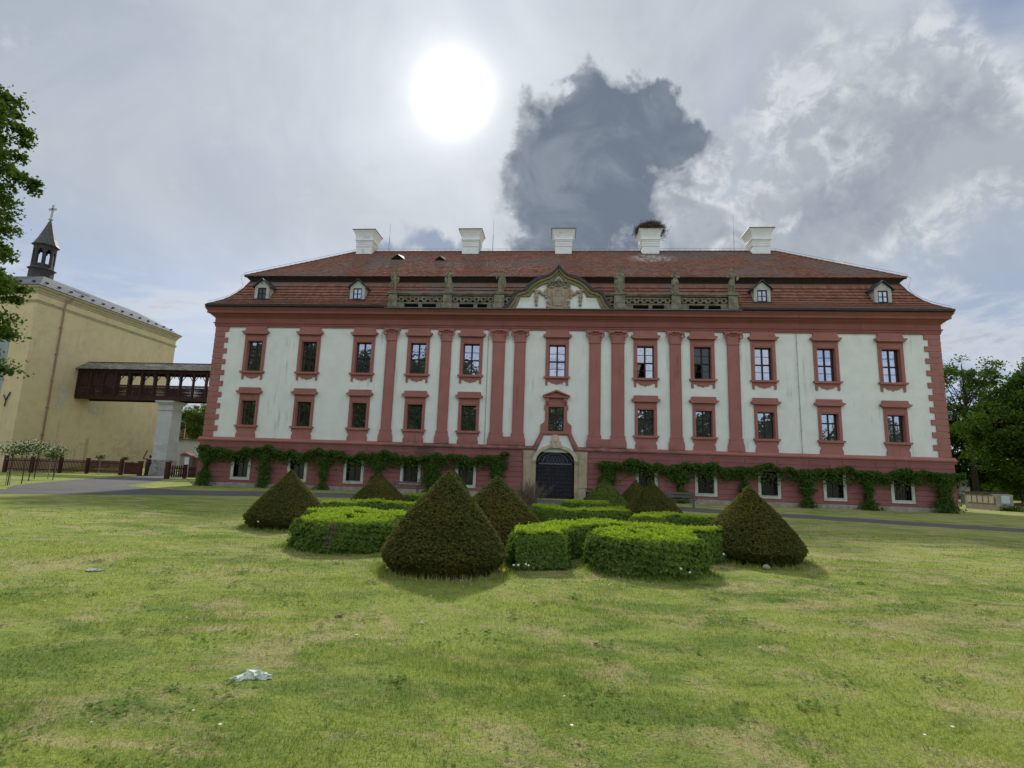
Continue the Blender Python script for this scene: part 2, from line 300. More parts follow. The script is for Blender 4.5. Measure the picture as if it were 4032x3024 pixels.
def glass_mat():
    m, T, p, out = new_mat('window_glass')
    p.inputs['Base Color'].default_value = (0.012, 0.013, 0.014, 1); p.inputs['Roughness'].default_value = 0.25
    gl = T.node('ShaderNodeBsdfGlossy'); gl.inputs[0].default_value = (0.86, 0.90, 1.0, 1); gl.inputs[1].default_value = 0.015
    lw = T.node('ShaderNodeFresnel'); lw.inputs[0].default_value = 1.5
    f = T.m('ADD', T.m('MULTIPLY', lw.outputs[0], 1.6), 0.30, clamp=True)
    nz = T.noise(T.pos, 1.6, 2); bp = T.node('ShaderNodeBump'); bp.inputs['Strength'].default_value = .12; bp.inputs['Distance'].default_value = .05
    T.put(bp.inputs['Height'], nz); T.l.new(bp.outputs[0], gl.inputs['Normal'])
    mx = T.node('ShaderNodeMixShader'); T.put(mx.inputs[0], f)
    T.l.new(p.outputs[0], mx.inputs[1]); T.l.new(gl.outputs[0], mx.inputs[2]); T.l.new(mx.outputs[0], out.inputs[0])
    return m
MT['glass'] = glass_mat()
def dullglass():
    m, T, p, out = new_mat('cellar_glass')
    p.inputs['Base Color'].default_value = (0.012, 0.012, 0.014, 1); p.inputs['Roughness'].default_value = 0.12; p.inputs['Specular IOR Level'].default_value = .6
    return m
MT['dullglass'] = dullglass()

def tile_mat():
    m, T, p, out = new_mat('roof_tile_clay')
    rnd = T.node('ShaderNodeNewGeometry').outputs['Random Per Island']
    col = T.mix(rnd, (0.215, 0.085, 0.055), (0.33, 0.145, 0.092))
    sx = T.vm('MULTIPLY', T.pos, (0.16, 0.3, 0.3))
    grey = T.step(T.noise(sx, 1.0, 6, 0.6, 0.5), 0.50, 0.62)
    col = T.mix(T.m('MULTIPLY', T.m('ADD', grey, 0.25), 0.62), col, (0.19, 0.165, 0.15))
    # droppings below the stork's nest
    dd = T.vm('LENGTH', T.vm('MULTIPLY', T.vm('SUBTRACT', T.pos, (7.6, 5.3, 19.3)), (0.42, 0.62, 0.62)))
    stain = T.m('MULTIPLY', T.m('SUBTRACT', 1.0, T.step(dd, 0.35, 1.05)), T.step(T.noise(T.pos, 3.0, 6, .7), 0.40, 0.58))
    col = T.mix(T.m('MULTIPLY', stain, 0.8), col, (0.62, 0.60, 0.58))
    T.put(p.inputs['Base Color'], col); p.inputs['Roughness'].default_value = 0.9; p.inputs['Specular IOR Level'].default_value = .15
    bump(T, p, T.noise(T.pos, 25, 4), 0.2)
    return m
MT['tile'] = tile_mat()

def grass_colour(T, blades):
    P = T.pos
    flat = T.vm('MULTIPLY', P, (1, 1, 0))
    big = T.noise(flat, 0.23, 5, 0.6, 0.4)
    mid = T.noise(T.vm('MULTIPLY', flat, (0.75, 1.5, 1)), 1.15, 5, 0.62, 0.6)
    sml = T.noise(flat, 6.0, 4, 0.65)
    col = T.mix(T.step(mid, 0.36, 0.62), (0.150, 0.218, 0.045), (0.295, 0.350, 0.078))
    col = T.mix(T.m('MULTIPLY', T.step(big, 0.40, 0.62), 0.70), col, (0.345, 0.390, 0.088))
    straw = T.m('ADD', T.m('MULTIPLY', T.noise(T.vm('MULTIPLY', flat, (0.8, 1.3, 1)), 0.85, 6, 0.66, 0.9), 0.75), T.m('MULTIPLY', sml, 0.25))
    spx = T.node('ShaderNodeSeparateXYZ'); T.put(spx.inputs[0], P)
    straw = T.m('ADD', straw, T.m('MULTIPLY', T.step(spx.outputs[0], 0.5, 9.0), 0.035))   # the east side of the lawn is drier
    col = T.mix(T.m('MULTIPLY', T.step(straw, 0.485, 0.605), 0.68), col, (0.50, 0.41, 0.225))
    col = T.mix(T.m('MULTIPLY', T.step(T.noise(flat, 1.7, 5, 0.7, 0.7), 0.585, 0.72), 0.5), col, (0.235, 0.165, 0.095))
    col = T.mix(T.m('MULTIPLY', T.step(sml, 0.52, 0.68), 0.55), col, (0.105, 0.172, 0.034))
    tuft = T.noise(flat, 13.0, 5, 0.7, 0.8)
    col = T.mix(T.m('MULTIPLY', T.step(tuft, 0.54, 0.68), 0.45), col, (0.39, 0.425, 0.125))
    col = T.mix(T.m('MULTIPLY', T.step(T.noise(flat, 2.6, 6, 0.72, 1.1), 0.56, 0.66), 0.55), col, (0.105, 0.165, 0.035))
    return col
def lawn_mat():
    m, T, p, out = new_mat('lawn_turf')
    col = grass_colour(T, False)
    fine = T.noise(T.pos, 38, 3, 0.7)
    col = T.mix(1.0, col, T.mix(fine, (0.72,)*3, (1.22,)*3), 'MULTIPLY')
    T.put(p.inputs['Base Color'], col); p.inputs['Roughness'].default_value = 0.95; p.inputs['Specular IOR Level'].default_value = 0.1
    bump(T, p, T.m('ADD', T.noise(T.pos, 30, 4, .7), T.m('MULTIPLY', T.noise(T.pos, 4, 4, .6), 1.6)), 0.9, 0.05)
    return m
def blade_mat():
    m, T, p, out = new_mat('grass_blades')
    rnd = T.node('ShaderNodeNewGeometry').outputs['Random Per Island']
    col = T.mix(1.0, grass_colour(T, True), T.mix(rnd, (0.75, 0.8, 0.7), (1.45, 1.38, 1.4)), 'MULTIPLY')
    T.put(p.inputs['Base Color'], col); p.inputs['Roughness'].default_value = 0.7; p.inputs['Specular IOR Level'].default_value = .2
    tr = T.node('ShaderNodeBsdfTranslucent'); T.put(tr.inputs[0], T.mix(1.0, col, (1.1, 1.2, 0.7, 1), 'MULTIPLY'))
    mx = T.node('ShaderNodeMixShader'); mx.inputs[0].default_value = .3
    T.l.new(p.outputs[0], mx.inputs[1]); T.l.new(tr.outputs[0], mx.inputs[2]); T.l.new(mx.outputs[0], out.inputs[0])
    return m
MT['lawn'] = lawn_mat(); MT['blade'] = blade_mat()
def gravel_mat():
    m, T, p, out = new_mat('path_gravel')
    col = T.mix(T.noise(T.pos, 22, 4, .7), (0.062, 0.065, 0.07), (0.115, 0.116, 0.118))
    col = T.mix(T.m('MULTIPLY', T.step(T.noise(T.pos, 0.32, 5, .65, .5), .48, .62), .7), col, (0.125, 0.112, 0.075))
    T.put(p.inputs['Base Color'], col); p.inputs['Roughness'].default_value = 0.95
    bump(T, p, T.noise(T.pos, 40, 4, .7), .6, .03)
    return m
MT['gravel'] = gravel_mat()
# ------------------------------------------------------------------ mesh helpers
class MB:
    """collects pieces; build() links them as ONE mesh object"""
    def __init__(s): s.v = []; s.f = []
    def add(s, vs_, fs): 
        o = len(s.v); s.v += [tuple(p) for p in vs_]; s.f += [tuple(i+o for i in f) for f in fs]; return s
    def box(s, x0, x1, y0, y1, z0, z1):
        return s.add([(x0,y0,z0),(x1,y0,z0),(x1,y1,z0),(x0,y1,z0),(x0,y0,z1),(x1,y0,z1),(x1,y1,z1),(x0,y1,z1)],
                     [(0,3,2,1),(4,5,6,7),(0,1,5,4),(1,2,6,5),(2,3,7,6),(3,0,4,7)])
    def frus(s, cx, cy, z0, z1, ax, ay, bx, by):
        """frustum with half sizes ax,ay at z0 and bx,by at z1"""
        return s.add([(cx-ax,cy-ay,z0),(cx+ax,cy-ay,z0),(cx+ax,cy+ay,z0),(cx-ax,cy+ay,z0),(cx-bx,cy-by,z1),(cx+bx,cy-by,z1),(cx+bx,cy+by,z1),(cx-bx,cy+by,z1)],
                     [(0,3,2,1),(4,5,6,7),(0,1,5,4),(1,2,6,5),(2,3,7,6),(3,0,4,7)])
    def prism(s, pts, y0, y1):
        """polygon in x,z (counter-clockwise seen from -y) pushed from y0 (front) to y1"""
        n = len(pts)
        vs_ = [(x, y0, z) for x, z in pts] + [(x, y1, z) for x, z in pts]
        fs = [tuple(range(n)), tuple(range(2*n-1, n-1, -1))]
        fs += [(i, n+i, n+(i+1) % n, (i+1) % n) for i in range(n)]
        return s.add(vs_, fs)
    def sweep_x(s, prof, x0, x1):
        """profile in y,z pushed along x"""
        n = len(prof)
        vs_ = [(x0, y, z) for y, z in prof] + [(x1, y, z) for y, z in prof]
        fs = [tuple(range(n-1, -1, -1)), tuple(range(n, 2*n))] + [(i, (i+1) % n, n+(i+1) % n, n+i) for i in range(n)]
        return s.add(vs_, fs)
    def flat(s, pts, z0, z1):
        n = len(pts)
        vs_ = [(x, y, z0) for x, y in pts] + [(x, y, z1) for x, y in pts]
        return s.add(vs_, [tuple(range(n-1, -1, -1)), tuple(range(n, 2*n))] + [(i, (i+1) % n, n+(i+1) % n, n+i) for i in range(n)])
    def tube(s, path, rad, n=6, cap=True):
        path = [Vector(p) for p in path]
        if not isinstance(rad, (list, tuple)): rad = [rad]*len(path)
        rings = []
        up0 = None
        for i, p in enumerate(path):
            t = (path[min(i+1, len(path)-1)]-path[max(i-1, 0)])
            t = t.normalized() if t.length > 1e-9 else Vector((0, 0, 1))
            a = Vector((0, 0, 1)) if abs(t.z) < 0.9 else Vector((1, 0, 0))
            if up0 is not None and (up0 - t*up0.dot(t)).length > 0.1: a = up0
            u = (a - t*a.dot(t)).normalized(); up0 = u; w = t.cross(u)
            rings.append([p + (u*math.cos(2*math.pi*k/n) + w*math.sin(2*math.pi*k/n))*rad[i] for k in range(n)])
        vs_ = [q for r in rings for q in r]
        fs = [(i*n+k, i*n+(k+1) % n, (i+1)*n+(k+1) % n, (i+1)*n+k) for i in range(len(path)-1) for k in range(n)]
        if cap: fs += [tuple(range(n-1, -1, -1)), tuple(range((len(path)-1)*n, len(path)*n))]
        return s.add(vs_, fs)
    def lathe(s, prof, n=12, c=(0, 0, 0), sx=1, sy=1):
        vs_ = []
        for r, z in prof:
            vs_ += [(c[0]+r*sx*math.cos(2*math.pi*k/n), c[1]+r*sy*math.sin(2*math.pi*k/n), c[2]+z) for k in range(n)]
        m = len(prof)
        fs = [(i*n+k, i*n+(k+1) % n, (i+1)*n+(k+1) % n, (i+1)*n+k) for i in range(m-1) for k in range(n)]
        fs += [tuple(range(n-1, -1, -1)), tuple(range((m-1)*n, m*n))]
        return s.add(vs_, fs)
    def ball(s, c, rx, ry=None, rz=None, n=8, m=6):
        ry = ry or rx; rz = rz or rx
        return s.lathe([(math.sin(math.pi*(i+0.02)/(m+0.04)), -rz*math.cos(math.pi*(i+0.02)/(m+0.04))) for i in range(m+1)], n, c, rx, ry)
    def mesh(s, name, mat, smooth=False):
        me = bpy.data.meshes.new(name); me.from_pydata(s.v, [], s.f)
        me.materials.append(mat if not isinstance(mat, str) else MT[mat])
        if smooth: me.shade_smooth()
        me.update(); return me
    def build(s, name, mat, parent=None, loc=(0, 0, 0), rz=0.0, smooth=False):
        return link(name, s.mesh(name, mat, smooth), parent, loc, rz)
def link(name, data, parent=None, loc=(0, 0, 0), rz=0.0):
    o = bpy.data.objects.new(name, data); COL.objects.link(o); o.location = loc; o.rotation_euler = (0, 0, rz)
    if parent is not None: o.parent = parent
    return o
def tag(o, label=None, cat=None, group=None, kind=None):
    if label: o['label'] = label
    if cat: o['category'] = cat
    if group: o['group'] = group
    if kind: o['kind'] = kind
    return o
def thing(name, label, cat, loc=(0, 0, 0), rz=0.0, group=None):
    return tag(link(name, None, None, loc, rz), label, cat, group)
def dup(o, parent=None, label=None):
    c = o.copy(); COL.objects.link(c)
    if parent is not None: c.parent = parent
    if label: c['label'] = label
    for ch in list(o.children): dup(ch, c)
    return c
def poly_mesh(name, V, nper, mat):
    """V: (n*nper,3) array, one face of nper corners per item"""
    V = np.asarray(V, dtype=np.float32).reshape(-1, 3); n = len(V)//nper
    me = bpy.data.meshes.new(name)
    me.vertices.add(len(V)); me.vertices.foreach_set('co', V.ravel())
    me.loops.add(len(V)); me.loops.foreach_set('vertex_index', np.arange(len(V), dtype=np.int32))
    me.polygons.add(n); me.polygons.foreach_set('loop_start', np.arange(0, len(V), nper, dtype=np.int32))
    me.materials.append(MT[mat]); me.update(calc_edges=True); return me
def unit(a): return a/np.maximum(np.linalg.norm(a, axis=-1, keepdims=True), 1e-9)
def leaf_cards(P, size, N=None, spread=1.0, aspect=0.55, rng=RNG, D=None):
    """diamond leaves at points P; N a preferred facing; D a preferred long axis"""
    n = len(P); size = np.broadcast_to(np.asarray(size, float).reshape(-1, 1) if np.ndim(size) else np.full((1, 1), size), (n, 1)) * rng.uniform(.7, 1.3, (n, 1))
    nr = unit(rng.normal(size=(n, 3)))
    if N is not None: nr = unit(N + spread*nr)
    t = rng.normal(size=(n, 3)) if D is None else D + 0.45*rng.normal(size=(n, 3))
    t = unit(t - nr*np.sum(t*nr, 1, keepdims=True)); b = np.cross(nr, t)
    V = np.stack([P - t*size*.5, P + b*size*aspect*.5 - nr*size*.08, P + t*size*.5 + nr*size*.05, P - b*size*aspect*.5 - nr*size*.08], 1)
    return V.reshape(-1, 3)

# ------------------------------------------------------------------ ground, path, sky-reaching lawn
def ground():
    m = MB(); S_ = 900
    m.add([(-S_, -S_, 0), (S_, -S_, 0), (S_, S_, 0), (-S_, S_, 0)], [(0, 1, 2, 3)])
    tag(m.build('lawn', 'lawn'), kind='structure')
    # gravel path that bows past the front of the palace, with a branch to the gate
    up = [(-60, -19.0), (-40, -15.4), (-33, -13.9), (-27.2, -12.0), (-24.5, -9.6), (-21.3, -7.0), (-16, -4.6), (-10.4, -2.9), (-4, -2.2), (0, -2.1), (4, -3.3), (8, -5.6), (12.3, -7.9), (16, -10.0), (20, -12.2), (27, -15.0), (40, -19.0), (60, -24)]
    lo = [(-60, -24.5), (-40, -19.6), (-33, -17.8), (-27, -16.4), (-23.5, -15.0), (-20, -12.6), (-16, -10.4), (-12.2, -8.8), (-6, -7.6), (0, -7.2), (4, -7.9), (8, -9.4), (11.2, -10.9), (14.5, -12.5), (18.2, -14.3), (26, -17.4), (40, -22.0), (60, -27)]
    m = MB()
    def jag(p, k): return (p[0]+0.12*math.sin(k*2.7), p[1]+0.10*math.sin(k*1.9+1))
    def dense(l):
        o = []
        for a, b in zip(l, l[1:]):
            for i in range(6):
                t = i/6; o.append((a[0]+(b[0]-a[0])*t, a[1]+(b[1]-a[1])*t))
        o.append(l[-1]); return [jag(p, i) for i, p in enumerate(o)]
    U, L = dense(up), dense(lo)
    vs_ = [(x, y, .004) for x, y in U]+[(x, y, .004) for x, y in L]; n = len(U)
    m.add(vs_, [(n+i, n+i+1, i+1, i) for i in range(n-1)])
    br_r = [(-21.4, -7.2), (-24.5, -6.0), (-27.4, -4.2), (-28.4, -2.8), (-29.6, 0.2), (-32, 4.5), (-34.6, 8.6), (-36.5, 12.0), (-37.5, 16), (-38, 40)]
    br_l = [(-27.4, -12.0), (-30.5, -8.6), (-33, -4.6), (-34.8, -1.4), (-36.4, 1.4), (-38.6, 5.8), (-41, 10.5), (-43.0, 15), (-45, 19), (-50, 40)]
    A, B = dense(br_l), dense(br_r)
    n = len(A); m.add([(x, y, .008) for x, y in A]+[(x, y, .008) for x, y in B], [(i, n+i, n+i+1, i+1) for i in range(n-1)])
    tag(m.build('gravel_path', 'gravel'), kind='structure')
ground()

# ------------------------------------------------------------------ palace
palace = thing('palace', 'long baroque palace with white walls, red trim, red plinth and red tiled mansard roof', 'palace')
WX = [-22.32, -18.15, -14.04, -9.99, -6.12, 0.0, 6.12, 9.99, 14.04, 18.15, 22.32]
CX_ = [x for x in WX if x != 0.0]
HW = 25.5; DEPTH = 14.4
ZB, ZT = 3.5, 11.75

def holed(mb, x0, x1, z0, z1, holes, yf, yb):
    """wall slab between yf and yb with rectangular holes and their reveals"""
    xs = sorted({x0, x1, *[h[0] for h in holes], *[h[1] for h in holes]}); zs = sorted({z0, z1, *[h[2] for h in holes], *[h[3] for h in holes]})
    for i in range(len(xs)-1):
        k = 0
        while k < len(zs)-1:
            cx = (xs[i]+xs[i+1])/2
            inh = lambda j: any(h[0] < cx < h[1] and h[2] < (zs[j]+zs[j+1])/2 < h[3] for h in holes)
            if inh(k): k += 1; continue
            j = k
            while j+1 < len(zs)-1 and not inh(j+1): j += 1
            mb.add([(xs[i], yf, zs[k]), (xs[i+1], yf, zs[k]), (xs[i+1], yf, zs[j+1]), (xs[i], yf, zs[j+1])], [(0, 1, 2, 3)]); k = j+1
    for a, b, c, d in holes:
        mb.add([(a, yf, c), (b, yf, c), (b, yf, d), (a, yf, d), (a, yb, c), (b, yb, c), (b, yb, d), (a, yb, d)], [(0, 4, 5, 1), (1, 5, 6, 2), (2, 6, 7, 3), (3, 7, 4, 0)])
m = MB()
UH = [(x-.575, x+.575, 8.37, 10.65) for x in WX]; LH = [(x-.54, x+.54, 4.41, 6.19) for x in WX if x] + [(-.52, .52, 4.47, 6.24)]
holed(m, -HW, HW, ZB-.4, ZT+.2, UH+LH, 0, .42)
m.add([(-HW, 0, 3.1), (-HW, DEPTH, 3.1), (-HW, DEPTH, 12), (-HW, 0, 12)], [(0, 3, 2, 1)]).add([(HW, 0, 3.1), (HW, DEPTH, 3.1), (HW, DEPTH, 12), (HW, 0, 12)], [(0, 1, 2, 3)])
m.box(-HW, HW, DEPTH-.3, DEPTH, 0, 12)
m.box(-HW+.02, -12, DEPTH, 44, 0, 12.2)                                       # rear wing the bridge runs into
m.build('wall', 'white', palace)
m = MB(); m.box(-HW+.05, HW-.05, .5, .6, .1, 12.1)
m.build('light_block_sheet', 'black', palace)  # black sheet added behind the windows: blocks light, stands in for dark rooms
# plinth
m = MB()
CH = [(x-.53, x+.53, .70, 2.28) for x in CX_] + [(-1.33, 1.33, 0.0, 3.42)]
holed(m, -HW-.1, HW+.1, .0, 3.12, CH, -.10, .3)
m.add([(-HW-.1, -.1, 0), (-HW-.1, DEPTH, 0), (-HW-.1, DEPTH, 3.12), (-HW-.1, -.1, 3.12)], [(0, 3, 2, 1)]).add([(HW+.1, -.1, 0), (HW+.1, DEPTH, 0), (HW+.1, DEPTH, 3.12), (HW+.1, -.1, 3.12)], [(0, 1, 2, 3)])
m.build('plinth_wall', 'plinth', palace)
m = MB()
edges = [(-HW-.2, -2.3), (2.3, HW+.2)]
for a, b in edges: m.box(a, b, -.24, -.09, 0, .29)
m.build('footing', 'footing', palace)
# rusticated courses, recessed joints between the blocks
rr = random.Random(3)
blocked = sorted([(x-.74, x+.74) for x in CX_] + [(-2.2, 2.2)])
K = 8; HC = 2.78/K
for k in range(K):
    z0, z1 = .31+k*HC, .31+(k+1)*HC
    spans = []
    x = -HW-.14
    for a, b in blocked:
        isdoor = a == -2.2
        if not isdoor and (z1 < .46 or z0 > 2.40): continue
        spans.append((x, a)); x = b
    spans.append((x, HW+.14))
    for a, b in spans:
        if z0 > 2.40 or z1 < .46:
            cuts = [a]; c = a + (2.1 if k % 2 else 1.2)
            while c < b-1.0: cuts.append(c); c += 2.06
            cuts.append(b)
        else: cuts = [a, b]
        for p, q in zip(cuts, cuts[1:]):
            e = .012; yb = -.102; yf = -.128-rr.uniform(0, .004)
            mb = MB(); mb.add([(p+.008, yb, z0+.008), (q-.008, yb, z0+.008), (q-.008, yb, z1-.008), (p+.008, yb, z1-.008), (p+.008+e, yf, z0+.008+e), (q-.008-e, yf, z0+.008+e), (q-.008-e, yf, z1-.008-e), (p+.008+e, yf, z1-.008-e)],
                              [(4, 5, 6, 7), (0, 1, 5, 4), (1, 2, 6, 5), (2, 3, 7, 6), (3, 0, 4, 7)])
            mb.build('plinth_block', 'plinth', palace)
for x in CX_:                                                                  # flat-arch keystones over the cellar windows
    mb = MB(); mb.prism([(x-.17, 2.44), (x+.17, 2.44), (x+.30, 3.07), (x-.30, 3.07)], -.15, -.11); mb.build('keystone', 'plinth', palace)
# belt course
for a, b in ((-HW-.25, -1.27), (1.27, HW+.25)):
    m = MB(); m.sweep_x([(0, 3.08), (-.15, 3.08), (-.17, 3.16), (-.26, 3.24), (-.28, 3.32), (-.22, 3.36), (-.14, 3.40), (-.08, 3.50), (0.0, 3.50)], a, b)
    m.build('belt_course', 'pink', palace)
# quoins
nq = 20; hq = (ZT-.02-3.51)/nq
for sgn in (-1, 1):
    for i in range(nq):
        z0 = 3.51+i*hq; w = 1.06 if i % 2 else .78
        x0, x1 = (HW+.06-w, HW+.06); e = .015
        mb = MB()
        a, b = (x0, x1) if sgn > 0 else (-x1, -x0)
        mb.add([(a, .0, z0+.012), (b, .0, z0+.012), (b, .0, z0+hq-.012), (a, .0, z0+hq-.012), (a+e, -.07, z0+.012+e), (b-e, -.07, z0+.012+e), (b-e, -.07, z0+hq-.012-e), (a+e, -.07, z0+hq-.012-e)],
               [(4, 5, 6, 7), (0, 1, 5, 4), (1, 2, 6, 5), (2, 3, 7, 6), (3, 0, 4, 7)])
        s0, s1 = (HW-.02, HW+.06) if sgn > 0 else (-HW-.06, -HW+.02)
        mb.box(s0, s1, .01, .9 if i % 2 else .65, z0+.012, z0+hq-.012)
        mb.build('quoin', 'pink', palace)
# entablature and main cornice, with returns round both corners
OV = .68
prof = [(0, 11.70), (-.10, 11.70), (-.10, 11.80), (-.13, 11.82), (-.13, 11.92), (-.19, 11.95), (-.21, 12.02), (-.12, 12.05), (-.12, 12.36), (-.16, 12.38), (-.20, 12.44), (-.34, 12.54), (-.36, 12.58), (-.40, 12.60), (-.55, 12.66), (-.55, 12.84), (-.58, 12.86), (-.62, 12.94), (-.68, 13.00), (-.68, 13.06), (0.2, 13.10)]
m = MB(); n = len(prof)
ring = [[(-HW+y, DEPTH, z) for y, z in prof], [(-HW+y, y, z) for y, z in prof], [(HW-y, y, z) for y, z in prof], [(HW-y, DEPTH, z) for y, z in prof]]
m.add([p for r in ring for p in r], [(i*n+k, (i+1)*n+k, (i+1)*n+k+1, i*n+k+1) for i in range(3) for k in range(n-1)])
m.build('entablature', 'cornice', palace)
m = MB()
gp = [(-.66, 13.065), (-.86, 13.10), (-.86, 13.26), (-.80, 13.27), (-.78, 13.16), (-.60, 13.12)]
for s_, a, b in ((-1, -26.02, -12.5), (1, 12.5, 26.12)):
    m = MB(); m.sweep_x(gp, a, b); m.box(s_*26.02-.1, s_*26.02+.1, -.8, DEPTH, 13.07, 13.25); m.build('gutter', 'gutter', palace)
m = MB(); m.add([(-12.5, -.84, 13.09), (12.5, -.84, 13.09), (12.5, -.30, 13.24), (-12.5, -.30, 13.24), (-12.5, -.84, 13.04), (12.5, -.84, 13.04)], [(0, 1, 2, 3), (4, 5, 1, 0)])
for i in range(24):
    x = -12.0+i*1.04; m.add([(x-.012, -.84, 13.10), (x+.012, -.84, 13.10), (x+.012, -.3, 13.255), (x-.012, -.3, 13.255)], [(0, 1, 2, 3)])
m.build('lead_flashing', 'lead', palace)

# pilasters
def capital_mesh(hw):
    m = MB()
    m.prism([(-hw, 10.83), (hw, 10.83), (hw+.02, 11.2), (hw+.08, 11.55), (-hw-.08, 11.55), (-hw-.02, 11.2)], -.14, 0)
    m.prism([(-hw-.22, 11.55), (-hw*.5, 11.60), (hw*.5, 11.60), (hw+.22, 11.55), (hw+.22, 11.70), (-hw-.22, 11.70)], -.27, 0)
    for s_ in (-1, 1):                                                          # volutes
        pts = [(s_*(hw-.22), -.20, 11.52), (s_*(hw+.02), -.23, 11.56), (s_*(hw+.17), -.25, 11.46), (s_*(hw+.21), -.25, 11.30), (s_*(hw+.12), -.25, 11.20), (s_*(hw+.0), -.24, 11.24), (s_*(hw-.01), -.24, 11.35), (s_*(hw+.09), -.24, 11.38)]
        m.tube(pts, [.04, .055, .06, .06, .055, .045, .04, .03], 6)
        m.prism([(s_*(hw+.02)-.03, 11.22), (s_*(hw+.02)+.03, 11.22), (s_*(hw+.02)+.05, 10.98), (s_*(hw+.02)-.05, 10.98)], -.19, -.1)
    m.ball((0, -.25, 11.64), .10, .07, .09); m.tube([(-.16, -.2, 11.42), (0, -.22, 11.5), (.16, -.2, 11.42)], .035, 5)
    m.box(-hw-.04, hw+.04, -.16, 0, 10.80, 10.86)
    return m.mesh('capital', 'pink')
def pil_mesh(hw):
    m = MB(); e = .045
    m.box(-hw, hw, -.10, 0, 4.36, 10.80)
    for s_ in (-1, 1): m.box(min(s_*hw, s_*(hw-e)), max(s_*hw, s_*(hw-e)), -.115, -.09, 4.36, 10.80)
    m.prism([(-hw-.05, 4.26), (hw+.05, 4.26), (hw+.07, 4.31), (hw+.01, 4.36), (-hw-.01, 4.36), (-hw-.07, 4.31)], -.16, 0)
    m.prism([(-hw-.15, 3.50), (hw+.15, 3.50), (hw+.14, 3.9), (hw+.07, 4.10), (hw+.05, 4.26), (-hw-.05, 4.26), (-hw-.07, 4.10), (-hw-.14, 3.9)], -.145, 0)
    return m.mesh('pilaster', 'pink')
PIL = [(-11.99, .37), (-7.96, .37), (-4.15, .44), (-2.64, .40), (2.64, .40), (4.22, .44), (8.15, .385), (12.05, .40)]
cache = {}
for x, hw in PIL:
    if hw not in cache: cache[hw] = (pil_mesh(hw), capital_mesh(hw))
    p = link('pilaster', cache[hw][0], palace, (x, 0, 0)); link('capital', cache[hw][1], p)
for x0, x1 in ((-3.71, -3.04), (3.04, 3.78)):
    m = MB(); m.box(x0-.1, x1+.1, -.11, 0, 3.50, 4.08); m.build('pilaster_base_link', 'pink', palace)

# ---- windows of the main storeys: surround > hood, sill, apron, frame, panes
def upper_parts():
    s = MB()
    for a, b in ((-.815, -.575), (.575, .815)): s.box(a, b, -.075, .02, 8.37, 11.14)
    for a, b in ((-.70, -.60), (.60, .70)): s.box(a, b, -.10, -.07, 8.37, 10.80)
    s.box(-.575, .575, -.075, .02, 10.65, 11.14); s.box(-.70, .70, -.10, -.07, 10.72, 10.80); s.box(-.60, .60, -.062, -.05, 10.88, 11.06)
    for a, b in ((-.575, -.573), (.573, .575)): s.box(a, b, .0, .30, 8.37, 10.65)
    s.box(-.573, .573, 0, .30, 10.648, 10.65)
    h = MB()
    h.prism([(-.86, 11.14), (.86, 11.14), (.88, 11.19), (.95, 11.23), (1.0, 11.27), (1.0, 11.36), (-1.0, 11.36), (-1.0, 11.27), (-.95, 11.23), (-.88, 11.19)], -.30, 0)
    h.box(-.90, .90, -.20, 0, 11.14, 11.2)
    h.prism([(-.97, 11.36), (.97, 11.36), (.86, 11.43), (.80, 11.52), (.80, 11.72), (-.80, 11.72), (-.80, 11.52), (-.86, 11.43)], -.13, 0)
    sl = MB(); sl.prism([(-.86, 8.23), (.86, 8.23), (.90, 8.27), (.93, 8.31), (.93, 8.37), (-.93, 8.37), (-.93, 8.31), (-.90, 8.27)], -.20, .02)
    ap = MB()
    pts = [(-.80, 8.23), (-.80, 7.78), (-.74, 7.74), (-.64, 7.74), (-.64, 8.02), (-.44, 8.02), (-.44, 7.96), (-.36, 7.90), (-.24, 7.88), (-.10, 7.86), (0, 7.79), (.10, 7.86), (.24, 7.88), (.36, 7.90), (.44, 7.96), (.44, 8.02), (.64, 8.02), (.64, 7.74), (.74, 7.74), (.80, 7.78), (.80, 8.23)]
    ap.prism(pts, -.055, 0)
    fr = MB(); t = .055; y0, y1 = .235, .30
    X0, X1, Z0, Z1 = -.573, .573, 8.37, 10.648
    fr.box(X0, X0+t, y0, y1, Z0, Z1); fr.box(X1-t, X1, y0, y1, Z0, Z1); fr.box(X0+t, X1-t, y0, y1, Z0, Z0+t); fr.box(X0+t, X1-t, y0, y1, Z1-t, Z1)
    fr.box(-.055, .055, y0-.01, y1, Z0+t, Z1-t); zm = Z0+1.10; fr.box(X0+t, X1-t, y0-.012, y1, zm-.05, zm+.05)
    for z in (Z0+.58, Z1-.60): fr.box(X0+t, X1-t, y0+.01, y1, z-.018, z+.018)
    panes = []
    rows = [(Z0+t, Z0+.562), (Z0+.598, zm-.05), (zm+.05, Z1-.618), (Z1-.582, Z1-t)]
    for r in rows:
        for c in ((X0+t, -.055), (.055, X1-t)):
            q = MB(); q.box(c[0], c[1], y0+.03, y0+.036, r[0], r[1]); panes.append(q.mesh('pane', 'glass'))
    return s.mesh('window', 'pink'), [h.mesh('hood', 'pink'), sl.mesh('sill', 'pink'), ap.mesh('apron', 'pink')], fr.mesh('frame', 'sash'), panes
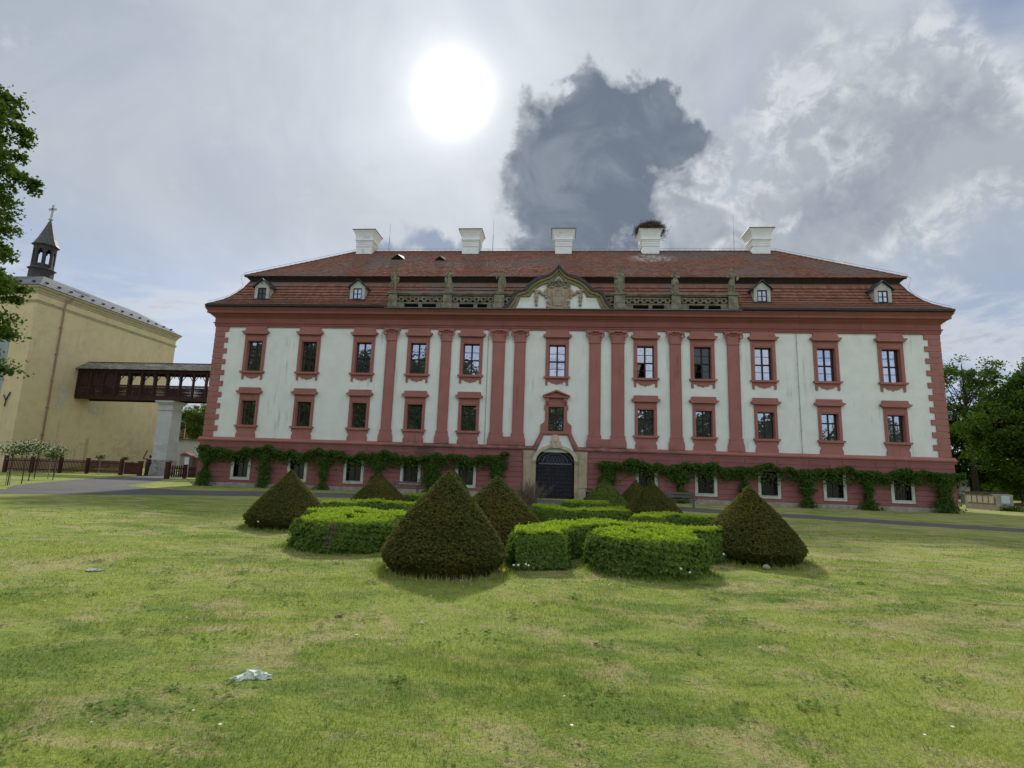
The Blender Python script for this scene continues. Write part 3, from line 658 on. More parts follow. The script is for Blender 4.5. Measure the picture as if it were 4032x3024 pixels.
def casement(X0, X1, Z0, Z1, zt, y0=.235):
    fr = MB(); t = .05; y1 = y0+.06
    fr.box(X0, X0+t, y0, y1, Z0, Z1); fr.box(X1-t, X1, y0, y1, Z0, Z1); fr.box(X0+t, X1-t, y0, y1, Z0, Z0+t); fr.box(X0+t, X1-t, y0, y1, Z1-t, Z1)
    fr.box(-.045, .045, y0-.01, y1, Z0+t, Z1-t); fr.box(X0+t, X1-t, y0-.012, y1, zt-.045, zt+.045)
    panes = []
    for r in ((Z0+t, zt-.045), (zt+.045, Z1-t)):
        for c in ((X0+t, -.045), (.045, X1-t)):
            q = MB(); q.box(c[0], c[1], y0+.03, y0+.036, r[0], r[1]); panes.append(q.mesh('pane', 'glass'))
    return fr.mesh('frame', 'sash'), panes
def lower_parts():
    s = MB()
    for a, b in ((-.745, -.54), (.54, .745)): s.box(a, b, -.07, .02, 4.41, 6.70)
    for a, b in ((-.655, -.565), (.565, .655)): s.box(a, b, -.095, -.065, 4.41, 6.34)
    s.box(-.54, .54, -.07, .02, 6.19, 6.70); s.box(-.655, .655, -.095, -.065, 6.27, 6.34); s.box(-.56, .56, -.058, -.045, 6.42, 6.62)
    for a, b in ((-.54, -.538), (.538, .54)): s.box(a, b, .0, .30, 4.41, 6.19)
    s.box(-.538, .538, 0, .30, 6.188, 6.19)
    h = MB()
    h.prism([(-.82, 6.70), (.82, 6.70), (.88, 6.75), (.95, 6.79), (.97, 6.82), (.97, 6.89), (-.97, 6.89), (-.97, 6.82), (-.95, 6.79), (-.88, 6.75)], -.28, 0)
    h.prism([(-.95, 6.89), (.95, 6.89), (.86, 6.94), (.81, 7.02), (.81, 7.15), (-.81, 7.15), (-.81, 7.02), (-.86, 6.94)], -.15, 0)
    sl = MB(); sl.prism([(-.80, 4.26), (.80, 4.26), (.84, 4.31), (.87, 4.35), (.87, 4.41), (-.87, 4.41), (-.87, 4.35), (-.84, 4.31)], -.19, .02)
    ap = MB(); ap.prism([(-.735, 3.50), (.735, 3.50), (.735, 3.72), (.70, 3.82), (.66, 3.92), (.68, 4.0), (.76, 4.06), (.79, 4.26), (-.79, 4.26), (-.76, 4.06), (-.68, 4.0), (-.66, 3.92), (-.70, 3.82), (-.735, 3.72)], -.075, 0)
    fr, panes = casement(-.538, .538, 4.41, 6.188, 5.56)
    return s.mesh('window', 'pink'), [h.mesh('hood', 'pink'), sl.mesh('sill', 'pink'), ap.mesh('apron', 'pink')], fr, panes
US, UP, UF, UPN = upper_parts(); LS, LP, LF, LPN = lower_parts()
for i, x in enumerate(WX):
    w = link('window', US, palace, (x, 0, 0))
    for me in UP: link(me.name.split('.')[0], me, w)
    link('frame', UF, w)
    for k, me in enumerate(UPN):
        if (i == 6 and k in (0, 2)) or (i == 7 and k in (0, 2)): continue      # sashes standing open
        if i == 7:
            me = me.copy(); me.materials[0] = MT['dullglass']
        link('pane', me, w)
    if i in (6, 7):
        w['label'] = 'window with its lower left casement open and a curtain inside'
        c = MB(); pts = [(-.52, .33, 8.43), (-.50, .31, 8.8), (-.42, .35, 9.1), (-.30, .31, 9.4)]
        for q in range(5):
            f0, f1 = q/5, (q+1)/5
            row = lambda f: [(-.515+(.05+.20*t)*f, .32+.03*math.sin(f*14), 8.43+t*.98) for t in (0, .5, 1)]
            a, b = row(f0), row(f1); c.add(a+b, [(0, 3, 4, 1), (1, 4, 5, 2)])
        c.build('curtain', 'curtain' if i == 6 else 'brown_curtain', w)
for x in WX:
    if x == 0: continue
    w = link('window', LS, palace, (x, 0, 0))
    for me in LP: link(me.name.split('.')[0], me, w)
    link('frame', LF, w)
    for me in LPN: link('pane', me, w)

# ---- cellar windows: pale stone frame, bars on some
def cellar(bars):
    s = MB()
    for a, b in ((-.72, -.53), (.53, .72)): s.box(a, b, -.16, .0, .50, 2.45)
    s.box(-.53, .53, -.16, 0, .50, .70); s.box(-.53, .53, -.16, 0, 2.28, 2.45); s.box(-.60, .60, -.185, -.15, .655, .70)
    for a, b in ((-.532, -.53), (.53, .532)): s.box(a, b, -.1, .28, .7, 2.28)
    p = []
    for c in ((-.53, -.03), (.03, .53)): q = MB(); q.box(c[0], c[1], .16, .17, .70, 2.28); p.append(q.mesh('pane', 'dullglass'))
    f = MB(); f.box(-.03, .03, .14, .2, .7, 2.28); f.box(-.53, .53, .15, .19, 1.72, 1.77)
    g = None
    if bars:
        g = MB()
        for i in range(6): x = -.44+i*.176; g.tube([(x, -.03, .70), (x, -.03, 2.28)], .014, 5)
        for z in (.95, 1.28, 1.61, 1.94): g.tube([(-.53, -.045, z), (.53, -.045, z)], .014, 5)
        g = g.mesh('grille', 'iron')
    return s.mesh('cellar_window', 'winstone'), p, f.mesh('frame', 'sash'), g
C0, C1 = cellar(False), cellar(True)
for i, x in enumerate(CX_):
    S_ = C1 if i in (3, 5, 6, 7, 8, 9) else C0
    w = link('cellar_window', S_[0], palace, (x, 0, 0)); link('frame', S_[2], w)
    for me in S_[1]: link('pane', me, w)
    if S_[3]: link('grille', S_[3], w)

# ---- portal with the window above it
def arc(cx, cz, rx, rz, a0, a1, n): return [(cx+rx*math.cos(R(a0+(a1-a0)*i/n)), cz+rz*math.sin(R(a0+(a1-a0)*i/n))) for i in range(n+1)]
portal = MB()
inner = arc(0, 2.45, 1.31, .95, 0, 180, 18)
# stone wall of the portal with the arched opening
pts = [(-1.27, 3.36)] + [(1.27, 3.36)]
ptop = link('portal', None, palace)
for sgn in (-1, 1):                                                            # raised panels, plinth blocks, imposts
    portal = MB(); a, b = sorted((sgn*1.31, sgn*2.18)); portal.box(a, b, -.20, .1, 0, 3.30)
    a, b = sorted((sgn*1.62, sgn*2.10)); portal.box(a, b, -.27, -.19, .75, 3.0); portal.box(a-.03, b+.03, -.31, -.18, 0, .72)
    a, b = sorted((sgn*1.31, sgn*1.58)); portal.box(a, b, -.26, .05, 2.36, 2.44); portal.box(a, b, -.29, .05, 2.47, 2.53); portal.box(a, b, -.24, .05, 0, .30)
    a, b = sorted((sgn*1.68, sgn*2.04)); portal.box(a, b, -.30, -.26, 2.72, 2.95); portal.build('portal_jamb', 'sandstone', ptop)
top = arc(0, 2.45, 1.31, .95, 0, 180, 18)
m = MB(); out_ = arc(0, 2.45, 1.56, 1.17, 180, 0, 18)
for i in range(18):
    q = [top[i], out_[18-i], out_[17-i], top[i+1]]
    m.prism(q, -.26, .05)
m.build('archivolt', 'sandpale', ptop)
m = MB(); lim = [(1.27, 3.30), (.82, 4.30), (-.82, 4.30), (-1.27, 3.30)]
outer = arc(0, 2.45, 1.56, 1.17, 0, 180, 18)
body = [(1.60, 2.45)] + [(1.60, 3.30), (1.27, 3.30), (.82, 4.30), (-.82, 4.30), (-1.27, 3.30), (-1.60, 3.30), (-1.60, 2.45)] + outer[::-1]
m.prism(body, -.17, 0); m.build('tympanum', 'white', ptop)
m = MB(); m.prism([(-.20, 3.38), (.20, 3.38), (.27, 4.02), (.16, 4.28), (-.16, 4.28), (-.27, 4.02)], -.36, -.1); m.prism([(-.42, 3.48), (-.18, 3.40), (-.18, 3.86), (-.36, 3.86)], -.30, -.1); m.prism([(.18, 3.40), (.42, 3.48), (.36, 3.86), (.18, 3.86)], -.30, -.1); m.ball((0, -.36, 3.88), .12, .06, .16)
m.build('keystone', 'sandpale', ptop)
m = MB()                                                                        # trapezoid moulding that carries the belt course over the arch
for k, (o, y) in enumerate(((0, -.24), (.09, -.31), (.18, -.20))):
    path = [(-1.32, 3.10), (-1.27, 3.10), (-.82, 4.22), (.82, 4.22), (1.27, 3.10), (1.32, 3.10)]
    lo_ = [(-1.30-o*.2, 3.12+o), (-.80-o*.55, 4.26+o), (.80+o*.55, 4.26+o), (1.30+o*.2, 3.12+o)]
    hi_ = [(-1.30-(o+.1)*1.0, 3.12+o+.11), (-.80-(o+.1)*.75, 4.26+o+.10), (.80+(o+.1)*.75, 4.26+o+.10), (1.30+(o+.1)*1.0, 3.12+o+.11)]
    for i in range(3): m.prism([lo_[i], lo_[i+1], hi_[i+1], hi_[i]], y, 0)
m.prism([(-1.62, 3.42), (-1.40, 3.42), (-.98, 4.45), (-1.10, 4.46), (-1.12, 4.2), (-1.20, 3.85), (-1.34, 3.6)], -.09, 0); m.prism([(1.40, 3.42), (1.62, 3.42), (1.34, 3.6), (1.20, 3.85), (1.12, 4.2), (1.10, 4.46), (.98, 4.45)], -.09, 0)
m.build('portal_hood', 'pink', ptop)
# door leaves with square studs, transom, lunette
for sgn in (-1, 1):
    d = MB(); a, b = sorted((sgn*.01, sgn*1.30)); d.box(a, b, .06, .14, .03, 2.28)
    leaf = d.build('door_leaf', 'door', ptop)
    st = MB()
    for r in range(8):
        for c in range(5):
            x = sgn*(.17+c*.24); z = .22+r*.262; st.frus(x, .05, z, z, .08, .0, .08, .0) if False else st.add([(x-.085, .06, z-.095), (x+.085, .06, z-.095), (x+.085, .06, z+.095), (x-.085, .06, z+.095), (x-.045, .025, z-.05), (x+.045, .025, z-.05), (x+.045, .025, z+.05), (x-.045, .025, z+.05)], [(4, 5, 6, 7), (0, 1, 5, 4), (1, 2, 6, 5), (2, 3, 7, 6), (3, 0, 4, 7)])
    tag(st.build('door_studs', 'door', ptop), kind='stuff')
m = MB(); m.prism([(-1.30, 2.36)] + [(1.30, 2.36)] + [(x, z) for x, z in arc(0, 2.45, 1.30, .94, 0, 180, 18)], .10, .16); m.build('fanlight', 'door', ptop)
m = MB(); m.box(-1.12, 1.12, .0, .12, 2.27, 2.37); m.build('transom', 'lattice', ptop)
m = MB()
for i in range(7):
    x = -.66+i*.22
    for s_ in (-1, 1): m.tube([(x, .06, 2.88-.10*abs(x)), (x+s_*.05, .06, 2.70), (x+s_*.15, .06, 2.50), (x+s_*.20, .06, 2.40)], .020, 5)
m.tube([(x*.66, .05, 2.42+(z-2.45)*.62) for x, z in arc(0, 2.45, 1.30, .94, 8, 172, 14)], .03, 6); m.tube([(x*.9, .05, 2.40+(z-2.45)*.84) for x, z in arc(0, 2.45, 1.30, .94, 8, 172, 14)], .035, 6)
m.build('lunette_lattice', 'lattice', ptop)
# window over the portal
s = MB()
side = [(.52, 4.45), (1.06, 4.45), (1.08, 4.62), (1.07, 4.92), (1.02, 5.02), (.90, 5.08), (.80, 5.20), (.76, 5.40), (.76, 5.98), (.83, 6.0), (.83, 6.35), (.76, 6.37), (.76, 6.85), (.52, 6.85)]
s.prism(side, -.08, .02); s.prism([(-x, z) for x, z in side[::-1]], -.08, .02); s.prism([(-.52, 6.24), (.52, 6.24), (.52, 6.85), (-.52, 6.85)], -.08, .02)
for a, b in ((-.66, -.55), (.55, .66)): s.box(a, b, -.105, -.075, 4.47, 6.42)
s.box(-.66, .66, -.105, -.075, 6.32, 6.42)
for a in (-.62, .62): s.box(a-.11, a+.11, -.22, -.07, 6.58, 6.86)
for a, b in ((-.52, -.518), (.518, .52)): s.box(a, b, .0, .30, 4.47, 6.24)
w = s.build('window', 'pink', palace)
h = MB(); h.box(-.88, .88, -.30, 0, 6.86, 6.95); h.prism([(-.93, 6.95), (.93, 6.95), (.93, 7.0), (0, 7.36), (-.93, 7.0)], -.15, 0)
for sgn in (-1, 1):
    q = [(sgn*.95, 6.93), (sgn*.95, 7.02), (0, 7.40), (0, 7.29)]; h.prism(q if sgn > 0 else q[::-1], -.34, 0)
h.build('pediment', 'pink', w)
fr, pn = casement(-.518, .518, 4.47, 6.24, 5.66); link('frame', fr, w)
for me in pn: link('pane', me, w)
for x, za in ((-4.93, 11.7), (16.28, 11.7)):                                    # conductor cables down the wall
    m = MB(); m.tube([(x, -.05, za), (x, -.05, 8.5), (x+.01, -.05, 3.5)], .018, 5)
    for z in (5, 6.5, 8, 9.5, 11): m.box(x-.03, x+.03, -.07, 0, z-.02, z+.02)
    m.build('lightning_cable', 'cable', palace)
m = MB(); m.box(-.12+22.9-1, .12+21.9, -.125, -.1, 12.14, 12.22); 
# ------------------------------------------------------------------ roof of the palace
EX, EY = 26.0, -.68
LOW = [(-.68, 13.24), (-.30, 13.52), (.10, 13.84), (.42, 14.20), (.72, 14.62), (1.02, 15.12), (1.28, 15.72)]
UPP = [(.93, 16.06), (2.4, 17.15), (4.4, 18.60), (7.2, 20.68)]
def halfx(y): return EX-(y-EY)
def hip_sheet(prof, close_top):
    m = MB(); n = len(prof); yb = DEPTH
    V = []
    for y, z in prof:
        hx = halfx(y); yr = DEPTH-y; V += [(-hx, y, z-.03), (hx, y, z-.03), (hx, yr, z-.03), (-hx, yr, z-.03)]
    F = [(i*4+k, i*4+(k+1) % 4, (i+1)*4+(k+1) % 4, (i+1)*4+k) for i in range(n-1) for k in range(4) if close_top or k or i > 1]
    m.add(V, F)
    if not close_top:                                                          # the eaves stop at both ends of the balustrade
        for (ya, za), (yb_, zb_) in zip(prof[:2], prof[1:3]):
            for s_ in (-1, 1): m.add([(s_*halfx(ya), ya, za-.03), (s_*12.42, ya, za-.03), (s_*12.42, yb_, zb_-.03), (s_*halfx(yb_), yb_, zb_-.03)], [(0, 1, 2, 3)])
    return m
roof = hip_sheet(LOW, False).build('mansard_roof', 'tile', palace)
m = hip_sheet(UPP, True); uroof = m.build('upper_roof', 'tile', palace)
m = MB()                                                                        # boarded cove under the upper roof
V = []
for y, z in ((1.28, 15.66), (1.24, 15.78), (1.02, 16.0), (.93, 16.05)):
    hx = halfx(y); V += [(-hx, y, z), (hx, y, z), (hx, DEPTH-y, z), (-hx, DEPTH-y, z)]
m.add(V, [(i*4+k, i*4+(k+1) % 4, (i+1)*4+(k+1) % 4, (i+1)*4+k) for i in range(3) for k in range(4)])
m.build('cove_boarding', 'fascia', palace)
def along(prof, s):
    for (y0, z0), (y1, z1) in zip(prof, prof[1:]):
        L = math.hypot(y1-y0, z1-z0)
        if s <= L: return (y0+(y1-y0)*s/L, z0+(z1-z0)*s/L, (y1-y0)/L, (z1-z0)/L)
        s -= L
    (y0, z0), (y1, z1) = prof[-2:]; L = math.hypot(y1-y0, z1-z0)
    return (y1, z1, (y1-y0)/L, (z1-z0)/L)
def plen(prof): return sum(math.hypot(b[0]-a[0], b[1]-a[1]) for a, b in zip(prof, prof[1:]))
TF = [(0, 1, 3, 2), (4, 5, 1, 0), (4, 0, 2), (1, 5, 3)]
def tile_pts(w, e, h, y, z, ty, tz):
    ny, nz = -tz, ty
    lo = [(y+ny*h, z+nz*h), (y, z)]; hi = (y+ty*e*1.05+ny*.012, z+tz*e*1.05+nz*.012)
    return [(-w/2, *lo[0]), (w/2, *lo[0]), (-w/2, *hi), (w/2, *hi), (-w/2, *lo[1]), (w/2, *lo[1])]
def lay_tiles(prof, exp, w, h, singles, parent, sag=0.0):
    """courses of tiles; the lowest ones are objects, the rest one joined part"""
    rr = random.Random(5); bulk = MB(); L = plen(prof); nrow = int(L/exp); done = 0
    for r in range(nrow):
        y, z, ty, tz = along(prof, r*exp+.01); hx = halfx(y)-.03; off = (r % 2)*w*.5
        me = None
        n = int(2*hx/w)
        for i in range(n):
            x = -hx+w*.5+off*.9+i*(2*hx-w)/max(n-1, 1)
            if x > hx-w*.2 or (prof is LOW and y < .02 and abs(x) < 12.45): continue
            dz = rr.uniform(-.010, .012); hh = h+rr.uniform(-.008, .012)
            if done < singles and x > 0:
                if me is None:
                    q = MB(); q.add([(a, b-y, c-z) for a, b, c in tile_pts(w*.94, exp, h, y, z, ty, tz)], TF); me = q.mesh('roof_tile', 'tile')
                link('roof_tile', me, parent, (x, y, z+dz)); done += 1
            else:
                bulk.add([(a+x, b, c+dz) for a, b, c in tile_pts(w*.94, exp, hh, y, z, ty, tz)], TF)
    o = bulk.build('roof_tiles', 'tile', parent); tag(o, kind='stuff')
lay_tiles(LOW, .335, .20, .085, 300, roof)
lay_tiles(UPP, .33, .21, .05, 0, uroof)
# ridge and hip tiles
m = MB()
def ridge_run(a, b, step=.42, r=.10):
    a, b = Vector(a), Vector(b); L = (b-a).length; n = int(L/step)
    for i in range(n):
        p = a+(b-a)*(i/n); q = a+(b-a)*((i+1.12)/n); m.tube([p, q], [r*1.15, r*.85], 6)
rx = halfx(7.2)
ridge_run((-rx, 7.2, 20.70), (rx, 7.2, 20.70))
for s_ in (-1, 1):
    pts = [(s_*halfx(y), y, z) for y, z in UPP]
    for a, b in zip(pts, pts[1:]): ridge_run(a, b)
    pts = [(s_*halfx(y), y, z+.02) for y, z in LOW]
    for a, b in zip(pts, pts[1:]): ridge_run(a, b, .36, .085)
tag(m.build('ridge_tiles', 'rooftile_plain', uroof), kind='stuff')
m = MB()                                                                        # conductor wire on little stands along the ridge and hips
m.tube([(-rx, 7.2, 20.98), (rx, 7.2, 20.98)], .012, 4)
for i in range(60): x = -rx+i*(2*rx)/59; m.tube([(x, 7.2, 20.7), (x, 7.2, 20.98)], .010, 4)
for s_ in (-1, 1):
    m.tube([(s_*halfx(y), y, z+.26) for y, z in UPP] [::-1] + [(s_*(halfx(.93)+.18), .75, 15.9), (s_*(halfx(1.0)+.12), .95, 15.3)] + [(s_*halfx(y), y, z+.24) for y, z in LOW[::-1][2:]], .012, 4)
m.build('ridge_conductor', 'cable', uroof)
for x, h in ((-15.2, 2.75), (-5.85, 3.05), (4.4, 2.75), (14.75, 3.4)):
    m = MB(); m.tube([(x, 7.2, 20.6), (x, 7.2, 20.6+h*.55)], .028, 5); m.tube([(x, 7.2, 20.6+h*.55), (x, 7.2, 20.6+h)], .014, 5); m.build('lightning_rod', 'cable', palace)
# roof hatches
for x, y, s in ((-13.6, 5.0, .62), (-9.9, 4.75, .5)):
    z = 16.06+(y-.93)*.737; m = MB()
    m.add([(x-s, y-.12, z-.02), (x+s, y-.12, z-.02), (x, y-.12, z+s*.75), (x-s*.5, y+.8, z+.62), (x+s*.5, y+.8, z+.62), (x, y+1.0, z+s*.75)], [(0, 2, 5, 3), (2, 1, 4, 5)])
    hh = m.build('roof_hatch', 'copper', palace)
    m = MB(); m.add([(x-s*.85, y-.10, z-.02), (x+s*.85, y-.10, z-.02), (x, y-.10, z+s*.64)], [(0, 1, 2)]); m.build('hatch_opening', 'black', hh)

# dormers
for x, blind in ((-22.35, True), (-14.92, False), (14.2, False), (22.22, False)):
    y0 = .10; w = .565
    m = MB(); zb = 13.92
    fr = [(x-w, zb), (x-.33, zb), (x-.33, 14.82), (x+.33, 14.82), (x+.33, zb), (x+w, zb), (x+w, 14.92), (x, 15.42), (x-w, 14.92)]
    m.prism(fr, y0, y0+.12)
    m.add([(x-w, y0+.1, zb), (x-w, 1.35, 14.9), (x-w, 1.35, 15.2), (x-w, y0+.1, 14.92)], [(0, 3, 2, 1)]).add([(x+w, y0+.1, zb), (x+w, 1.35, 14.9), (x+w, 1.35, 15.2), (x+w, y0+.1, 14.92)], [(0, 1, 2, 3)])
    d = m.build('dormer', 'dormer', palace)
    r = MB()
    for sgn in (-1, 1):
        a = [(x, y0-.16, 15.47), (x+sgn*(w+.17), y0-.16, 14.80), (x+sgn*(w+.17), 1.3, 14.95), (x, 1.5, 15.56)]
        b = [(p[0], p[1], p[2]+.07) for p in a]; r.add(a+b, [(0, 1, 2, 3), (7, 6, 5, 4), (0, 4, 5, 1), (1, 5, 6, 2), (2, 6, 7, 3)])
    r.build('dormer_roof', 'slatecap', d)
    f = MB(); f.box(x-.33, x+.33, y0+.03, y0+.10, zb+.05, zb+.12); f.box(x-.33, x+.33, y0+.03, y0+.10, 14.74, 14.82)
    for a in (-.30, 0, .30): f.box(x+a-.035, x+a+.035, y0+.03, y0+.10, zb+.10, 14.76)
    f.box(x-.3, x+.3, y0+.035, y0+.10, 14.36, 14.41); f.build('frame', 'sash', d)
    for a, b in ((-.27, -.03), (.03, .27)):
        for c, e in ((zb+.1, 14.36), (14.41, 14.75)):
            q = MB(); q.box(x+a, x+b, y0+.06, y0+.066, c, e); q.build('pane', 'dullglass' if blind else 'glass', d)
    q = MB(); q.add([(x-w-.14, -.06, 13.80), (x+w+.14, -.06, 13.80), (x+w+.08, y0, 13.98), (x-w-.08, y0, 13.98)], [(0, 1, 2, 3)]); q.build('apron_flashing', 'gutter', d)

# chimneys
CHX = [-17.2, -7.72, .34, 7.68, 16.72]
for i, x in enumerate(CHX):
    w = .71; cy = 7.2; m = MB()
    m.frus(x, cy, 19.6, 20.86, w, w, w, w); m.frus(x, cy, 20.86, 20.92, w+.03, w+.03, w+.05, w+.05)
    m.frus(x, cy, 20.92, 21.46, w+.01, w+.01, w+.03, w+.03)
    for z, e in ((21.10, .05), (21.32, .09)):
        for k in range(9):
            t = -w+.08+k*(2*w-.16)/8
            m.box(x+t-.045, x+t+.045, cy-w-e, cy-w, z, z+.07); m.box(x-w-e, x-w, cy+t-.045, cy+t+.045, z, z+.07); m.box(x+w, x+w+e, cy+t-.045, cy+t+.045, z, z+.07)
    prev = (w+.10, 21.46)
    for o, z in ((w+.10, 21.50), (w+.07, 21.62), (w+.08, 21.80), (w+.14, 22.02), (w+.23, 22.22), (w+.31, 22.36)):
        m.frus(x, cy, prev[1], z, prev[0], prev[0], o, o); prev = (o, z)
    c = m.build('chimney', 'chimney', palace)
    q = MB(); q.frus(x, cy, 22.362, 22.42, 1.06, 1.06, 1.04, 1.04)
    q.build('chimney_cover', 'copper' if i != 2 else 'slatecap', c)
    q = MB(); q.box(x-w-.12, x+w+.12, cy-w-.12, cy+w+.12, 20.02, 20.16); q.build('chimney_flashing', 'gutter', c)
# stork nest
P_ = []
n = 5200; a = RNG.uniform(0, 2*np.pi, n); rad = .84+RNG.normal(0, .20, n); zz = RNG.uniform(0, 1, n)
px = 7.72+rad*np.cos(a)*(1.12-.12*zz); py = 7.2+rad*np.sin(a)*(1.12-.12*zz); pz = 22.36+zz*.62+.05*np.sin(a*3)+RNG.normal(0, .03, n)
P_ = np.stack([px, py, pz], 1); D_ = np.stack([-np.sin(a), np.cos(a), RNG.normal(0, .35, n)], 1)
P_[:500, 0] += .28; P_[:500, 2] -= RNG.uniform(.0, .62, 500)*(a[:500] < .8)
o = link('stork_nest', poly_mesh('stork_nest', leaf_cards(P_, .42, None, 1, .07, D=D_), 4, 'nest'))
tag(o, 'ragged dark twig nest sitting on top of the fourth white chimney', 'nest')
m = MB(); m.lathe([(.6, 22.44), (.98, 22.52), (1.04, 22.72), (.94, 22.94), (.55, 22.88), (.1, 22.84)], 16, (7.72, 7.2, 0)); m.build('nest_mass', 'nest', o)

# ------------------------------------------------------------------ balustrade, gable
bals = []
for a, b in ((-12.35, -3.2), (3.2, 12.36)):
    bal = MB(); bal.box(a, b, -.36, -.04, 14.16, 14.24)
    bal.sweep_x([(-.42, 14.24), (-.44, 14.30), (-.40, 14.345), (.0, 14.345), (.02, 14.30), (0, 14.24)], a-.05, b+.05)
    bal.box(a, b, -.36, -.04, 13.52, 13.62)
    bals.append(bal.build('balustrade', 'oldstone', palace))
PED = [(-12.03, .30), (-8.0, .31), (-4.24, .36), (4.30, .375), (8.2, .31), (12.05, .305)]
for x, w in PED:
    m = MB(); m.box(x-w, x+w, -.46, .06, 13.56, 14.22); m.box(x-w-.05, x+w+.05, -.50, .08, 13.22, 13.54); m.box(x-w+.10, x+w-.10, -.485, -.45, 13.66, 14.12)
    bal = bals[0] if x < 0 else bals[1]
    p = m.build('pedestal', 'pedestal', palace)
    m = MB(); m.box(x-w-.08, x+w+.08, -.54, .1, 14.23, 14.31); m.box(x-w-.04, x+w+.04, -.5, .08, 14.31, 14.40); m.build('pedestal_cap', 'oldstone', p)
for k, (a, b) in enumerate(((-11.73, -8.31), (-7.69, -4.60), (4.68, 7.89), (8.51, 11.74), (-3.86, -3.2), (3.2, 3.9))):
    n = 6 if b-a > 2 else 1; st = (b-a)/n; bal = bals[0] if a < 0 else bals[1]
    for i in range(n):
        x = a+st*(i+.5); m = MB()
        ri, ro = .115, .205
        for q in range(16):
            t0, t1 = 2*math.pi*q/16, 2*math.pi*(q+1)/16
            m.prism([(x+ri*math.cos(t0), 13.89+ri*math.sin(t0)), (x+ro*math.cos(t0), 13.89+ro*math.sin(t0)), (x+ro*math.cos(t1), 13.89+ro*math.sin(t1)), (x+ri*math.cos(t1), 13.89+ri*math.sin(t1))], -.29, -.11)
        for sx in (-1, 1):
            m.prism(sorted([(x+sx*.19, 13.85), (x+sx*st*.5, 13.82), (x+sx*st*.5, 13.96), (x+sx*.19, 13.93)], key=lambda p: math.atan2(p[1]-13.89, p[0]-x-sx*.24)), -.27, -.13)
            for sz in (-1, 1):
                p0 = (x+sx*.10, 13.89+sz*.17); p1 = (x+sx*st*.32, 13.89+sz*.27)
                m.tube([(p0[0], -.2, p0[1]), (p1[0], -.2, p1[1])], .05, 5)
        m.build('tracery_ring', 'pedestal', bal)
    if n == 6:                                                                  # plinth blocks between the low openings
        for p0, p1 in ((a, a+.55), (a+1.62, a+1.88), (b-.50, b)):
            m = MB(); m.box(p0, p1, -.38, -.02, 13.22, 13.515); m.build('plinth_stone', 'oldstone', bal)
        m = MB(); m.box(a, b, -.1, -.05, 13.2, 13.5); m.build('low_opening', 'black', bal)

def mirror(p): return p + [(-x, z) for x, z in p[::-1][1:]]
OUT = [(-3.92, 13.20), (-3.66, 13.38), (-3.42, 13.68), (-3.24, 14.08), (-3.16, 14.50), (-2.46, 14.52), (-2.34, 14.72), (-2.12, 14.98), (-1.86, 15.22), (-1.56, 15.42), (-1.22, 15.55), (-.90, 15.62), (-.62, 15.74), (-.38, 15.94), (-.18, 16.18), (0, 16.42)]
INN = [(-3.12, 13.20), (-2.98, 13.42), (-2.84, 13.74), (-2.74, 14.08), (-2.06, 14.10), (-1.94, 14.34), (-1.70, 14.62), (-1.40, 14.86), (-1.08, 15.02), (-.80, 15.10), (-.55, 15.20), (-.40, 15.30), (-.28, 15.42), (-.16, 15.56), (-.08, 15.66), (0, 15.76)]
def band(m, A, B, y0, y1):
    for i in range(len(A)-1):
        q = [A[i], B[i], B[i+1], A[i+1]]; m.prism(q, y0, y1)
lerp = lambda A, B, t: [(a[0]+(b[0]-a[0])*t, a[1]+(b[1]-a[1])*t) for a, b in zip(A, B)]
O_, I_ = mirror(OUT), mirror(INN)
gm = MB(); gm.prism([p for p in I_][::-1], -.28, -.05); gable = gm.build('gable', 'white', palace)
m = MB(); band(m, lerp(O_, I_, .30), I_, -.42, 0.0); band(m, lerp(O_, I_, .34), lerp(O_, I_, .62), -.56, -.1); band(m, lerp(O_, I_, .92), lerp(O_, I_, 1.06), -.36, -.1)
m.build('gable_moulding', 'gablestone', gable)
m = MB(); band(m, lerp(O_, I_, -.02), lerp(O_, I_, .32), -.66, .12); m.build('gable_capping', 'slatecap', gable)
for sgn in (-1, 1):
    m = MB()
    for k, (z, o) in enumerate(((13.92, 0), (13.84, .06), (13.78, .12))):
        a, b = sorted((sgn*(2.70-o*.5), sgn*(2.02+o))); m.box(a, b, -.33+.015*k, -.27, z, z+.07)
    m.build('corbel', 'white', gable)
def blobs(spec, name, mat, parent, vox=.03):
    m = MB()
    for c, r in spec: m.ball(c, *(r if isinstance(r, tuple) else (r,)), n=8, m=6)
    return m.build(name, mat, parent, smooth=True)
